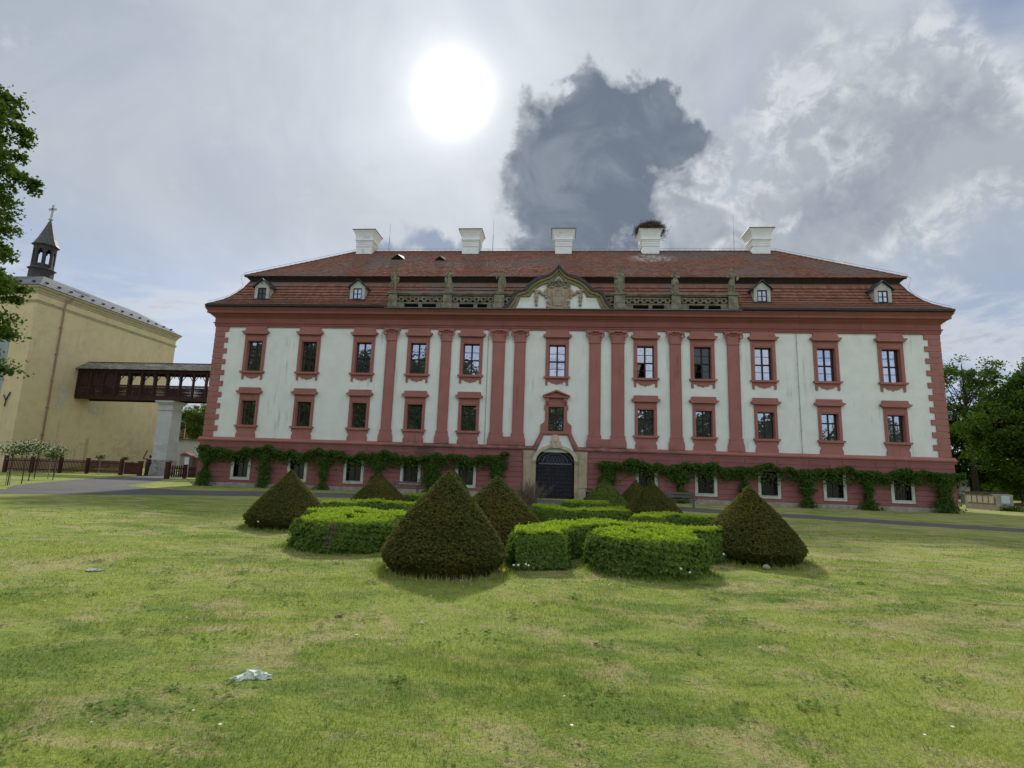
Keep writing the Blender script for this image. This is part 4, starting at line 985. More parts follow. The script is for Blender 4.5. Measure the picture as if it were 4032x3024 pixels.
# coat of arms: blank cartouche with scrolls, two garlands, crown-like top
m = MB(); sh = [(-.62, 13.30), (-.36, 13.22), (0, 13.20), (.36, 13.22), (.62, 13.30), (.66, 13.60), (.60, 13.9), (.82, 14.2), (.86, 14.5), (.66, 14.72), (.30, 14.78), (0, 14.70), (-.30, 14.78), (-.66, 14.72), (-.86, 14.5), (-.82, 14.2), (-.60, 13.9), (-.66, 13.60)]
m.prism(sh, -.40, -.25); m.prism([(x*.62, 13.95+(z-13.95)*.72) for x, z in sh], -.47, -.38)
arms = m.build('coat_of_arms', 'crest', palace)
sp = []
for s_ in (-1, 1):
    sp += [((s_*.70, -.42, 13.32), (.17, .10, .15)), ((s_*.55, -.42, 13.26), (.12, .09, .09)), ((s_*.74, -.42, 13.68), (.12, .10, .14)), ((s_*.66, -.42, 13.55), (.07, .07, .10)), ((s_*.92, -.42, 14.28), (.10, .08, .2)), ((s_*.86, -.42, 14.02), (.12, .08, .10)), ((s_*.5, -.43, 14.78), (.22, .10, .08)), ((s_*.3, -.47, 13.75), (.14, .05, .22)), ((s_*.34, -.47, 14.28), (.17, .05, .2)), ((s_*.13, -.47, 14.55), (.1, .05, .08)), ((s_*.24, -.43, 13.22), (.14, .08, .05))]
blobs(sp, 'scrollwork', 'crest', arms)
sp = [((0, -.48, 15.22), (.17, .14, .22)), ((0, -.48, 14.98), (.12, .12, .14))]
for s_ in (-1, 1): sp += [((s_*.26, -.46, 15.16), (.16, .10, .10)), ((s_*.50, -.46, 15.22), (.15, .10, .12)), ((s_*.66, -.46, 15.08), (.11, .09, .11)), ((s_*.60, -.44, 14.92), (.13, .09, .08)), ((s_*.78, -.44, 14.86), (.10, .08, .08)), ((s_*.34, -.45, 14.97), (.12, .08, .07)), ((s_*.14, -.45, 14.86), (.10, .08, .06))]
blobs(sp, 'crest_crown', 'oldstone', arms)
for s_ in (-1, 1):
    sp = []
    for k in range(9):
        t = k/8; sp.append(((s_*(.80+.75*t), -.37, 14.52+.10*math.cos(t*9)-.18*math.sin(t*3.1)), .11+.035*math.sin(k*2.2)))
    for k in range(8): t = k/7; sp.append(((s_*(1.58-.03*t), -.37, 14.50-1.0*t), .155-.10*abs(t-.45)+.025*math.sin(k*3)))
    sp.append(((s_*1.68, -.37, 14.56), .12))
    blobs(sp, 'garland', 'crest', arms)

# ------------------------------------------------------------------ statues
def remeshed(mb, name, mat, voxel, smooth_iter=2):
    me = mb.mesh(name+'_src', mat); o = bpy.data.objects.new(name+'_src', me); COL.objects.link(o)
    md = o.modifiers.new('r', 'REMESH'); md.mode = 'VOXEL'; md.voxel_size = voxel
    sm = o.modifiers.new('s', 'SMOOTH'); sm.iterations = smooth_iter; sm.factor = .5
    dg = bpy.context.evaluated_depsgraph_get(); ev = o.evaluated_get(dg)
    out = bpy.data.meshes.new_from_object(ev); bpy.data.objects.remove(o); bpy.data.meshes.remove(me)
    out.name = name
    if not out.materials: out.materials.append(MT[mat])
    out.shade_smooth(); return out
def robe(m, prof, lean=(0, 0), folds=9, amp=.10, seed=0, n=30):
    """draped column: prof rows (z, rx, ry, fold depth 0-1, dx)"""
    V = []
    for z, rx_, ry_, fd, dx in prof:
        for k in range(n):
            t = 2*math.pi*k/n
            f = 1+amp*fd*math.sin(folds*t+seed+z*1.3)+.05*fd*math.sin(3*t+seed*2)
            V.append((dx+rx_*f*math.cos(t), ry_*f*math.sin(t), z))
    q = len(prof); m.add(V, [(i*n+k, i*n+(k+1) % n, (i+1)*n+(k+1) % n, (i+1)*n+k) for i in range(q-1) for k in range(n)] + [tuple(range(n-1, -1, -1)), tuple(range((q-1)*n, q*n))])
def head(m, c, turn=0.0, hair=True, s=1.0):
    x, y, z = c; fx, fy = math.sin(turn), -math.cos(turn)
    m.ball(c, .098*s, .115*s, .135*s, 12, 8); m.ball((x+fx*.11*s, y+fy*.11*s, z-.01), .022, .03, .035); m.ball((x+fx*.07*s, y+fy*.07*s, z-.085*s), .055*s, .055*s, .05*s)
    if hair:
        for k in range(7):
            t = math.pi*k/6+turn; m.ball((x+.085*math.cos(t), y+.05+.04*math.sin(t), z+.05-.02*(k % 2)), .055)
        m.ball((x, y+.03, z+.09), .09, .09, .06)
    m.tube([(x, y+.02, z-.10), (x, y+.03, z-.26)], [.06, .075], 8)
def leg(m, hip, knee, foot):
    m.tube([hip, knee, foot], [.105, .075, .05], 9); m.ball((foot[0], foot[1]-.07, foot[2]-.02), .05, .12, .045)
def arm(m, sh, el, ha):
    m.ball(sh, .085, .08, .08); m.tube([sh, el, ha], [.07, .055, .042], 8); m.ball(ha, .05)
def statue(i):
    m = MB(); m.box(-.34, .34, -.24, .24, 0, .08)
    if i == 0:   # youth, drapery blown out to one side, arm lifted to the head
        leg(m, (-.10, 0, .86), (-.13, -.06, .48), (-.16, 0, .12)); leg(m, (.10, 0, .86), (.12, -.10, .48), (.10, -.02, .12))
        robe(m, [(.60, .20, .16, 1, .02), (.76, .25, .19, 1, .0), (.9, .22, .17, .6, 0), (1.0, .18, .13, .2, 0), (1.2, .20, .13, 0, -.01), (1.36, .23, .13, 0, -.02), (1.42, .15, .1, 0, -.02)], folds=7, seed=1)
        for k in range(6): t = k/5; m.ball((-.20-.22*t, .06, .82-.34*t), .10-.02*t, .07, .15-.03*t)
        for k in range(6): t = k/5; m.ball((.16+.20*math.sin(t*2.6), -.05, .62+.35*t), .075, .07, .10)
        arm(m, (.21, 0, 1.36), (.33, -.02, 1.54), (.20, -.03, 1.70)); arm(m, (-.24, 0, 1.34), (-.30, -.05, 1.08), (-.20, -.12, .86))
        m.ball((.27, -.02, 1.70), .10, .06, .08); head(m, (-.02, -.02, 1.58), .5); m.tube([(.34, -.05, 1.1), (.40, -.05, .86), (.26, -.05, .72)], .06, 7)
    elif i == 1:  # robed woman holding a tablet to her hip
        robe(m, [(.08, .30, .22, 1, .02), (.3, .29, .21, 1, .02), (.6, .27, .20, 1, .0), (.86, .23, .18, .7, -.01), (1.02, .17, .13, .4, 0), (1.2, .20, .15, .3, .0), (1.34, .22, .14, .1, .01), (1.42, .14, .1, 0, .01)], folds=8, seed=2)
        arm(m, (-.21, 0, 1.34), (-.32, -.02, 1.10), (-.26, -.18, .95)); arm(m, (.22, 0, 1.34), (.34, -.06, 1.16), (.10, -.18, 1.16))
        m.box(-.36, -.18, -.24, -.12, .62, 1.02); m.ball((-.25, -.12, .55), .10, .1, .22); head(m, (.0, -.02, 1.60), -.3); m.tube([(-.2, -.1, 1.38), (.2, -.12, 1.30)], .06, 6)
    elif i == 2:  # cloaked figure, one elbow out, bundle at the other hip
        robe(m, [(.08, .24, .20, 1, .0), (.35, .23, .19, 1, .0), (.6, .24, .19, 1, .02), (.85, .25, .18, .9, .02), (1.02, .20, .15, .5, .0), (1.2, .23, .16, .4, .0), (1.33, .24, .15, .2, -.01), (1.41, .14, .1, 0, -.01)], folds=6, amp=.14, seed=4)
        arm(m, (-.23, 0, 1.33), (-.38, .02, 1.12), (-.34, -.14, .96)); arm(m, (.22, 0, 1.33), (.31, .0, 1.08), (.24, -.16, .92))
        for k in range(6): t = k/5; m.ball((.30+.05*math.sin(t*3), .04, .96-.52*t), .085, .09, .12)
        m.ball((-.36, -.12, 1.06), .06, .05, .12); head(m, (-.02, -.02, 1.57), .15, True, .95)
    elif i == 3:  # helmeted figure with plume and a wide cloak
        robe(m, [(.08, .26, .22, 1, .0), (.35, .30, .22, 1, .0), (.62, .33, .22, 1, .0), (.85, .30, .20, .9, .0), (1.02, .24, .16, .5, .0), (1.2, .27, .17, .4, .0), (1.33, .27, .15, .2, 0), (1.42, .15, .1, 0, 0)], folds=7, amp=.13, seed=6)
        arm(m, (-.26, 0, 1.33), (-.37, -.02, 1.12), (-.20, -.18, 1.04)); arm(m, (.26, 0, 1.33), (.37, -.02, 1.12), (.30, -.14, .86))
        leg(m, (-.08, -.14, .8), (-.1, -.2, .46), (-.1, -.18, .12)); head(m, (.0, -.02, 1.57), .0, False); m.ball((0, 0, 1.65), .115, .13, .10); m.tube([(0, .08, 1.72), (.0, .03, 1.84), (.02, -.04, 1.93)], [.05, .045, .015], 7); m.ball((.02, 0, 1.80), .03, .09, .07)
        for k in range(5): t = k/4; m.ball((-.33, .04, 1.1-.8*t), .09, .10, .16); 
        for k in range(5): t = k/4; m.ball((.33, .04, 1.1-.8*t), .09, .10, .16)
    elif i == 4:  # woman with arms folded on her breast, one knee forward
        robe(m, [(.08, .22, .18, 1, .04), (.35, .23, .18, 1, .02), (.6, .26, .19, 1, .0), (.82, .26, .18, .9, -.02), (1.0, .18, .14, .4, 0), (1.2, .21, .15, .3, .03), (1.34, .22, .14, .1, .03), (1.42, .13, .1, 0, .02)], folds=7, amp=.13, seed=8)
        leg(m, (-.12, -.08, .86), (-.18, -.22, .52), (-.12, -.14, .14)); arm(m, (-.18, 0, 1.34), (-.30, -.08, 1.14), (.02, -.20, 1.20)); arm(m, (.24, 0, 1.34), (.32, -.06, 1.12), (.02, -.20, 1.10)); head(m, (-.05, -.03, 1.56), -.4)
        for k in range(5): t = k/4; m.ball((-.22-.03*t, .02, .86-.7*t), .09, .1, .15)
    else:         # male figure twisted, holding a harp-like frame on one side
        leg(m, (-.06, -.02, .86), (-.02, -.16, .50), (-.06, -.06, .12)); leg(m, (.10, 0, .86), (.16, -.04, .48), (.10, .0, .12))
        robe(m, [(.12, .16, .12, 1, -.16), (.4, .18, .14, 1, -.14), (.66, .24, .17, 1, -.06), (.84, .23, .17, .8, .0), (.98, .17, .13, .3, .03), (1.2, .20, .14, 0, .03), (1.36, .24, .14, 0, .0), (1.43, .14, .1, 0, .0)], folds=7, amp=.13, seed=9)
        arm(m, (-.25, 0, 1.36), (-.36, -.02, 1.16), (-.12, -.20, 1.10)); arm(m, (.23, 0, 1.36), (.36, .02, 1.16), (.40, -.08, 1.0))
        m.tube([(.34, -.04, .92), (.48, -.04, 1.06), (.52, -.04, 1.40), (.40, -.04, 1.22), (.36, -.04, .96)], [.06, .06, .05, .05, .05], 7); m.ball((.40, -.03, 1.08), .09, .06, .14); head(m, (.0, -.03, 1.60), .6, True, 1.05)
    return remeshed(m, 'statue', 'statue', .022)
SL = ['stone statue of a youth with arm lifted to his head, leftmost on the balustrade', 'stone statue of a robed woman holding a tablet, second from left on balustrade', 'stone statue of a cloaked figure with elbow out, just left of the curved gable', 'stone statue in a plumed helmet and wide cloak, just right of the curved gable', 'stone statue of a woman with folded arms and bent knee, second from right', 'stone statue of a turned man holding a harp shape, rightmost on the balustrade']
for i, (x, w) in enumerate(PED):
    o = link('statue', statue(i), None, (x+(-.02, .05, .08, 0, 0, .02)[i], -.22, 14.40)); o.scale = (.88, .92, 1.06)
    tag(o, SL[i], 'statue', 'stone statues along the roof balustrade')

# ------------------------------------------------------------------ vines on the plinth
def vine(x, x0, x1, zt, width, label, dens=1.0, base=.9):
    """one climbing plant: stem at x, leaves up a column and out along the garland from x0 to x1"""
    g = RNG
    root = thing('climbing_vine', label, 'climbing plant', (x, -.3, 0), 0, 'vines trained along the palace plinth')
    pts = []
    n = int(2300*dens*width*1.3)                                                 # column
    z = g.uniform(0, 1, n)**.8*zt; wv = width*(.15*np.sin(z*7+x*5)+.42+.18*np.sin(z*3.1+x)+.5*np.exp(-((z-zt)/.5)**2)+base*.55*np.exp(-(z/.35)**2))
    px = g.normal(0, .36, n)*wv; py = -np.abs(g.normal(.05, .13, n))-.1*np.exp(-(z/.5)**2)*g.uniform(0, 2.5, n)
    keep = g.uniform(0, 1, n) < (.62+.38*np.sin(z*2.0+x*2)**2)
    pts.append(np.stack([px, py, z+.03], 1)[keep])
    L = x1-x0; n = int(1150*L)                                                   # garland
    u = g.uniform(x0-x, x1-x, n); top = zt+.15*np.sin((u+x)*1.45)+.09*np.sin((u+x)*3.7+1)+.06*np.sin((u+x)*7.3+x)
    th = .27+.12*np.sin((u+x)*1.1+2)+.10*np.sin((u+x)*2.9+x*3); v = np.abs(g.normal(0, .52, n)).clip(0, 1.7)
    pts.append(np.stack([u, -np.abs(g.normal(.06, .14, n)), top-v*th+.04*g.normal(size=n)], 1))
    n = int(110*L); u = g.uniform(x0-x, x1-x, n)                                # hanging shoots
    pts.append(np.stack([u, -np.abs(g.normal(.08, .1, n)), zt-.35-np.abs(g.normal(0, .30, n))], 1))
    P = np.concatenate(pts); N = np.tile(np.array([[0, -1, .45]]), (len(P), 1))
    link('leaves', poly_mesh('leaves', leaf_cards(P, .125, N, .9, .8), 4, 'ivy'), root)
    m = MB(); rr = random.Random(int(x*10))
    for k in range(3):
        dx = rr.uniform(-.25, .25)*width
        m.tube([(dx*.4, -.02, 0), (dx, .02, .8), (dx*.6, .04, 1.6), (dx*1.2, .05, zt-.1)], [.05, .04, .03, .02], 5)
    m.tube([(x0-x, .05, zt-.12), (0, .05, zt-.1), (x1-x, .05, zt-.12)], .022, 5)
    m.build('stem', 'stem', root)
vine(-24.8, -25.4, -22.6, 2.62, .95, 'green vine at the left corner of the palace plinth beside the white wall', 1.2)
vine(-20.4, -22.6, -18.2, 2.66, .95, 'vine column between the first and second cellar windows from the left', 1.1)
vine(-16.1, -18.2, -14.2, 2.60, .85, 'vine column between the second and third cellar windows from the left')
vine(-12.2, -14.2, -10.6, 2.58, 1.15, 'vine column between the third and fourth cellar windows from the left', 1.15)
vine(-8.4, -10.6, -6.2, 2.55, 1.3, 'broad vine column between the barred fourth window and the fifth from the left', 1.5)
vine(-3.9, -6.2, -3.15, 2.70, 1.0, 'vine ending in a clipped block left of the black door', 1.5)
vine(3.5, 2.95, 5.6, 2.55, 1.05, 'thick vine column right of the black door', 1.5, 1.3)
vine(8.3, 5.6, 10.0, 2.48, 1.1, 'vine column behind the bench right of the door', 1.0)
vine(12.4, 10.0, 14.2, 2.48, .95, 'vine column between the second and third cellar windows right of the door', .9)
vine(16.3, 14.2, 18.2, 2.44, .95, 'vine column between the third and fourth cellar windows right of the door', 1.1)
vine(20.1, 18.2, 22.2, 2.46, 1.0, 'vine column between the last two cellar windows on the right', 1.0)
vine(24.7, 22.2, 25.9, 2.46, 1.25, 'vine bushing out round the right corner of the palace', 1.2, 1.3)
# ------------------------------------------------------------------ topiary
def cone_yew(x, y, r, h, n, size, label, mat='yew', sharp=.86, wob=.018):
    g = RNG; ph = g.uniform(0, 6)
    zs = np.linspace(0, 1, 60)
    def rad(t):                                                                 # t = height fraction
        base = np.where(t < .20, .80+.20*np.sin(np.clip(t/.20, 0, 1)*np.pi/2), (np.clip((1-t)/.80, 0, 1)**(sharp*.94))*(1+.07*np.sin(np.clip((t-.20)/.80, 0, 1)*np.pi)))
        return r*np.clip(base, .0, 1)
    t = 1-np.sqrt(g.uniform(0, 1, n*2)); t = t[:n]; t = np.concatenate([t, g.uniform(0, .12, n//8)])
    a = g.uniform(0, 2*np.pi, len(t))
    lump = 1+wob*np.sin(3*a+ph+5*t)+wob*.7*np.sin(7*a-ph+9*t)+g.normal(0, .018, len(t))
    lay = .5+.5*np.sin(t*h/.075*2*np.pi/2.2+3.5*np.sin(a*2+ph)+2.2*np.sin(a*5-ph+t*9)+g.normal(0, .9, len(t)))   # clipped sprays lie in loose, broken tiers
    rr_ = rad(t)*lump-(1-lay)*.028-np.abs(g.normal(0, .02, len(t)))
    top = t > .93; rr_[top] += np.abs(g.normal(0, .02, top.sum()))
    P = np.stack([rr_*np.cos(a), rr_*np.sin(a), t*h+g.normal(0, .012, len(t))], 1)
    O = np.stack([np.cos(a), np.sin(a), np.full(len(a), .35)], 1)
    N = np.stack([np.cos(a)*.6, np.sin(a)*.6, np.full(len(a), .9)], 1)
    o = link('clipped_yew', poly_mesh('clipped_yew', leaf_cards(P, size, N, .55, .5, D=O), 4, mat), None, (x, y, 0))
    tag(o, label, 'topiary', 'clipped yew cones round the parterre')
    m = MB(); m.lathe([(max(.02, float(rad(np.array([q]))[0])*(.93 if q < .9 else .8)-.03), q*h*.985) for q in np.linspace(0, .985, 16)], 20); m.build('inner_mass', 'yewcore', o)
    return o
cone_yew(-1.80, -28.02, 1.03, 1.64, 52000, .052, 'largest dark yew cone, nearest the camera in front of the door side', sharp=.90)
cone_yew(-7.22, -22.85, 1.06, 1.55, 32000, .056, 'dark yew cone at the far left end of the topiary group', sharp=1.03)
cone_yew(-7.08, -15.6, 1.16, 1.48, 20000, .072, 'brown yew cone behind the left hedge ring, before the left bench', sharp=1.08)
cone_yew(-5.62, -7.0, .92, 1.66, 6000, .10, 'small yew cone peeping between the two tall cones near the wall', 'yewgreen')
cone_yew(-1.22, -25.3, 1.12, 1.57, 36000, .056, 'dark yew cone close behind the largest one, left of the dry bush', sharp=.86)
cone_yew(2.42, -10.6, 1.16, 1.52, 12000, .10, 'bright green pointed yew cone right of the black door', 'yewgreen', 1.15)
cone_yew(4.30, -7.9, 1.02, 1.48, 9000, .10, 'yew cone half hidden between the green cone and the brown one', sharp=1.05)
cone_yew(3.43, -17.8, 1.15, 1.53, 26000, .062, 'rust tinged yew cone behind the front right hedge drum', sharp=1.08)
cone_yew(4.20, -25.2, 1.06, 1.54, 36000, .055, 'broad yew cone at the right end of the topiary group', sharp=.97)

# ------------------------------------------------------------------ box hedges
def box_hedge(shape, H, dens, size, loc, label, group='clipped box hedges of the parterre'):
    """shape: ('drum', r, rhole) or ('shoe', rc, width, a0, a1)"""
    g = RNG; P = []; N = []; core = MB(); TOP = []
    def put(x, y, z, nx, ny, nz):
        P.append(np.stack([x, y, z], 1)); N.append(np.stack([nx, ny, nz], 1))
    def sidept(n, fx, fy, nx, ny):                                             # fx(t) outlines at the top; base flares out
        pass
    bulge = lambda v: .05+.09*(1-v)**1.2-.05*np.exp(-((1-v)/.12)**2)-.05*np.exp(-(v/.08)**2)
    if shape[0] == 'drum':
        r, rh = shape[1], shape[2]
        n = int(dens*math.pi*r*r); a = g.uniform(0, 2*np.pi, n); q = np.sqrt(g.uniform(0, 1, n))*r
        k = q > rh*g.uniform(.8, 1.1, n); a, q = a[k], q[k]; n = len(a)
        lump = .022*np.sin(a*3+1)+.018*np.sin(a*7)
        TOP.append(np.stack([q*np.cos(a), q*np.sin(a), H+lump-.05*(q/r)**6+np.abs(g.normal(0, .032, len(a)))+.02*np.sin(a*9)*np.sin(q*9)], 1))
        n = int(dens*2*math.pi*r*H*1.1); a = g.uniform(0, 2*np.pi, n); v = g.uniform(0, 1, n)
        rr_ = r+bulge(v)+.03*np.sin(a*5+v*4)+.028*np.sin(a*11-v*7)+.03*np.sin(a*23+v*13)*np.sin(a*17-v*19)+g.normal(0, .03, n)
        put(rr_*np.cos(a), rr_*np.sin(a), v*H, np.cos(a), np.sin(a), np.full(n, .35))
        if rh > .05:
            n = int(dens*2*math.pi*rh*.3); a = g.uniform(0, 2*np.pi, n); v = g.uniform(.5, 1, n)
            put(rh*np.cos(a), rh*np.sin(a), v*H, -np.cos(a), -np.sin(a), np.full(n, .2))
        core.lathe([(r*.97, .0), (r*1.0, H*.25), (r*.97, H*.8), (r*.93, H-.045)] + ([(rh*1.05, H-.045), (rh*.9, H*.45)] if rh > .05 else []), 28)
    else:
        rc, w, a0, a1 = shape[1:]; ri, ro = rc-w/2, rc+w/2; A0, A1 = R(a0), R(a1)
        n = int(dens*(ro*ro-ri*ri)/2*(A1-A0)); a = g.uniform(A0, A1, n); q = np.sqrt(g.uniform(ri*ri, ro*ro, n))
        TOP.append(np.stack([q*np.cos(a), q*np.sin(a), H+.025*np.sin(a*4)+.015*np.sin(a*11)+.018*np.sin(a*17)*np.sin(q*11)+np.abs(g.normal(0, .032, n))], 1))
        for rs, sg in ((ro, 1), (ri, -1)):
            n = int(dens*rs*(A1-A0)*H); a = g.uniform(A0, A1, n); v = g.uniform(0, 1, n)
            rr_ = rs+sg*(bulge(v)*.8+.03*np.sin(a*6+v*4)+.03*np.sin(a*29+v*13)*np.sin(a*19-v*17)+g.normal(0, .03, n)); put(rr_*np.cos(a), rr_*np.sin(a), v*H, sg*np.cos(a), sg*np.sin(a), np.full(n, .35))
        for ae, sg in ((A0, -1), (A1, 1)):
            n = int(dens*w*H*1.15); q = g.uniform(ri-.05, ro+.05, n); v = g.uniform(0, 1, n); off = sg*(bulge(v)*1.3+g.normal(0, .025, n))
            tx, ty = -math.sin(ae), math.cos(ae); put(q*math.cos(ae)+tx*off, q*math.sin(ae)+ty*off, v*H, np.full(n, sg*tx), np.full(n, sg*ty), np.full(n, .35))
        K = 26; V = []
        for i in range(K+1):
            t = A0+(A1-A0)*i/K
            for rr_, z in ((ri-.02, 0), (ro+.02, 0), (ro-.02, H-.04), (ri+.02, H-.04)): V.append((rr_*math.cos(t), rr_*math.sin(t), z))
        F = [(i*4+k, (i+1)*4+k, (i+1)*4+(k+1) % 4, i*4+(k+1) % 4) for i in range(K) for k in range(4)] + [(0, 1, 2, 3), (K*4+3, K*4+2, K*4+1, K*4)]
        core.add(V, F)
    root = thing('box_hedge', label, 'hedge', loc, 0, group)
    PP, NN = np.concatenate(P), np.concatenate(N)
    link('foliage', poly_mesh('foliage', leaf_cards(PP, size, NN, .8, .75), 4, 'box'), root)
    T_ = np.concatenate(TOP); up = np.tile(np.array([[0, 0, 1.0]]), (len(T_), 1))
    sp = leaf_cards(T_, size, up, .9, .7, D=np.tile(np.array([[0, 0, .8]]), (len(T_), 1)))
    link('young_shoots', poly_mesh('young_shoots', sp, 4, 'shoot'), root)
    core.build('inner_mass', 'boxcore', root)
    return root
box_hedge(('drum', .95, .46), .60, 5000, .056, (1.70, -26.93, 0), 'round box hedge drum with a dimple in its top, front right')
box_hedge(('shoe', 1.98, .82, 36, 196), .58, 5000, .056, (1.70, -26.93, 0), 'curved box hedge wrapping round the front right drum')
box_hedge(('drum', .97, .40), .58, 4600, .056, (-4.33, -25.85, 0), 'round box hedge drum with a bare brown patch, left of the largest cone')
box_hedge(('shoe', 1.90, .78, 0, 137), .56, 3600, .06, (-4.33, -25.85, 0), 'curved box hedge behind the left drum')
box_hedge(('shoe', 1.32, .78, 165, 375), .50, 3400, .062, (.95, -17.9, 0), 'box hedge arc before the door, behind the front right hedge')
box_hedge(('drum', .95, .3), .52, 2400, .075, (1.35, -14.2, 0), 'box hedge drum farthest back, in front of the black door')
box_hedge(('shoe', 1.3, .72, 20, 200), .48, 2800, .066, (-5.7, -20.0, 0), 'low box hedge arc behind the brown yew cone on the left')
box_hedge(('drum', .8, .0), .56, 2200, .075, (-5.35, -14.4, 0), 'small bright box hedge block left of the largest cone, near the path')
box_hedge(('shoe', 1.25, .78, -20, 180), .48, 2800, .066, (4.0, -20.9, 0), 'low box hedge arc between the two right yew cones')
# bare brown patch in the left drum's face
P = np.stack([RNG.normal(.05, .06, 420), RNG.normal(-1.07, .03, 420), RNG.uniform(.1, .55, 420)], 1)
h = [o for o in COL.objects if o.name.startswith('box_hedge') and o.location.x < -4.2 and o.location.y < -25][0]
link('bare_twigs', poly_mesh('bare_twigs', leaf_cards(P, .10, np.tile(np.array([[0, -1, 0]]), (420, 1)), .6, .14, D=np.tile(np.array([[.2, 0, 1]]), (420, 1))), 4, 'twig'), h)

# ------------------------------------------------------------------ grass blades on the near lawn
def grass():
    g = np.random.default_rng(3); fx, fy = math.sin(YAW), math.cos(YAW); V = []
    solids = [(-1.80, -28.02, 1.0), (-7.22, -22.85, 1.0), (-1.22, -25.3, 1.05), (4.2, -25.2, 1.0), (1.7, -26.93, 1.0), (-4.42, -25.75, 1.0)]
    for r0, r1, den, hh, ww in ((1.45, 3.2, 6500, .023, .0042), (3.2, 5.5, 4200, .024, .0055), (5.5, 9, 1700, .025, .0085), (9, 14.5, 600, .026, .014), (14.5, 24, 110, .028, .026)):
        half = .93; n = int(den*half*(r1*r1-r0*r0))
        a = g.uniform(-half, half, n); rr_ = np.sqrt(g.uniform(r0*r0, r1*r1, n))
        x = CAM.x+rr_*np.sin(a+YAW); y = CAM.y+rr_*np.cos(a+YAW)
        keep = np.ones(n, bool)
        for sx, sy, sr in solids: keep &= (x-sx)**2+(y-sy)**2 > sr*sr
        # keep off the path: it bows past y = -15 .. -7
        keep &= y < np.where(np.abs(x+1) < 30, -12.6-np.abs(x+1)*.16, -30)+1.2
        cl = np.sin(x*3.1+np.sin(y*2.3)*2)*np.sin(y*2.7+np.sin(x*1.9)*2)        # tufted, uneven sward
        keep &= g.uniform(-1.35, 1, n) < cl+.55
        x, y = x[keep], y[keep]; n = len(x)
        h = hh*g.uniform(.45, 1.35, n)*(1+.45*np.sin(x*1.3+y*.9)*np.sin(y*1.7-x*.6)); t = g.uniform(0, 2*np.pi, n); l = np.abs(g.normal(0, .62, n))*h; lt = g.uniform(0, 2*np.pi, n)
        w = ww*g.uniform(.6, 1.3, n)*.5
        b0 = np.stack([x-w*np.cos(t), y-w*np.sin(t), np.zeros(n)], 1); b1 = np.stack([x+w*np.cos(t), y+w*np.sin(t), np.zeros(n)], 1)
        tip = np.stack([x+l*np.cos(lt), y+l*np.sin(lt), h], 1)
        V.append(np.stack([b0, b1, tip], 1).reshape(-1, 3))
    # longer unmown fringe at the feet of cones and hedges
    fr = [(-1.80, -28.02, 1.02, 2600), (-7.22, -22.85, 1.05, 1800), (-1.22, -25.3, 1.1, 1200), (4.2, -25.2, 1.06, 2200), (1.7, -26.93, 1.10, 2200), (-4.42, -25.75, 1.12, 2200)]
    for cx, cy, cr, n in fr:
        a = g.uniform(0, 2*np.pi, n); q = cr+np.abs(g.normal(0, .13, n))-.03; x, y = cx+q*np.cos(a), cy+q*np.sin(a)
        h = g.uniform(.04, .13, n)*np.exp(-(q-cr)/.3); t = g.uniform(0, 6.28, n); w = .006; l = h*np.abs(g.normal(0, .4, n)); lt = g.uniform(0, 6.28, n)
        V.append(np.stack([np.stack([x-w*np.cos(t), y-w*np.sin(t), 0*x], 1), np.stack([x+w*np.cos(t), y+w*np.sin(t), 0*x], 1), np.stack([x+l*np.cos(lt), y+l*np.sin(lt), h], 1)], 1).reshape(-1, 3))
    tag(link('grass', poly_mesh('grass', np.concatenate(V), 3, 'blade')), kind='stuff')
grass()
# daisies: white specks in the sward, more of them by the hedges
def daisies():
    g = np.random.default_rng(9); xs, ys = [], []
    for cx, cy, s, n in ((1.2, -28.6, .7, 34), (3.6, -27.0, .7, 26), (-.6, -29.2, .7, 26), (-4.2, -27.2, .8, 16), (5.6, -25.6, .7, 16), (0, -29, 5, 60), (2, -32, 3.5, 26), (-4, -33, 3, 12)):
        xs.append(g.normal(cx, s, n)); ys.append(g.normal(cy, s*.6, n))
    x, y = np.concatenate(xs), np.concatenate(ys); n = len(x); r = g.uniform(.006, .013, n); z = g.uniform(.03, .05, n); V = []
    for k in range(6):
        t = k*math.pi/3; u = t+math.pi/3
        V.append(np.stack([np.stack([x, y, z], 1), np.stack([x+r*math.cos(t), y+r*math.sin(t), z+.003], 1), np.stack([x+r*math.cos(u), y+r*math.sin(u), z+.003], 1)], 1))
    tag(link('daisies', poly_mesh('daisies', np.concatenate(V).reshape(-1, 3), 3, 'flower')), kind='stuff')
daisies()
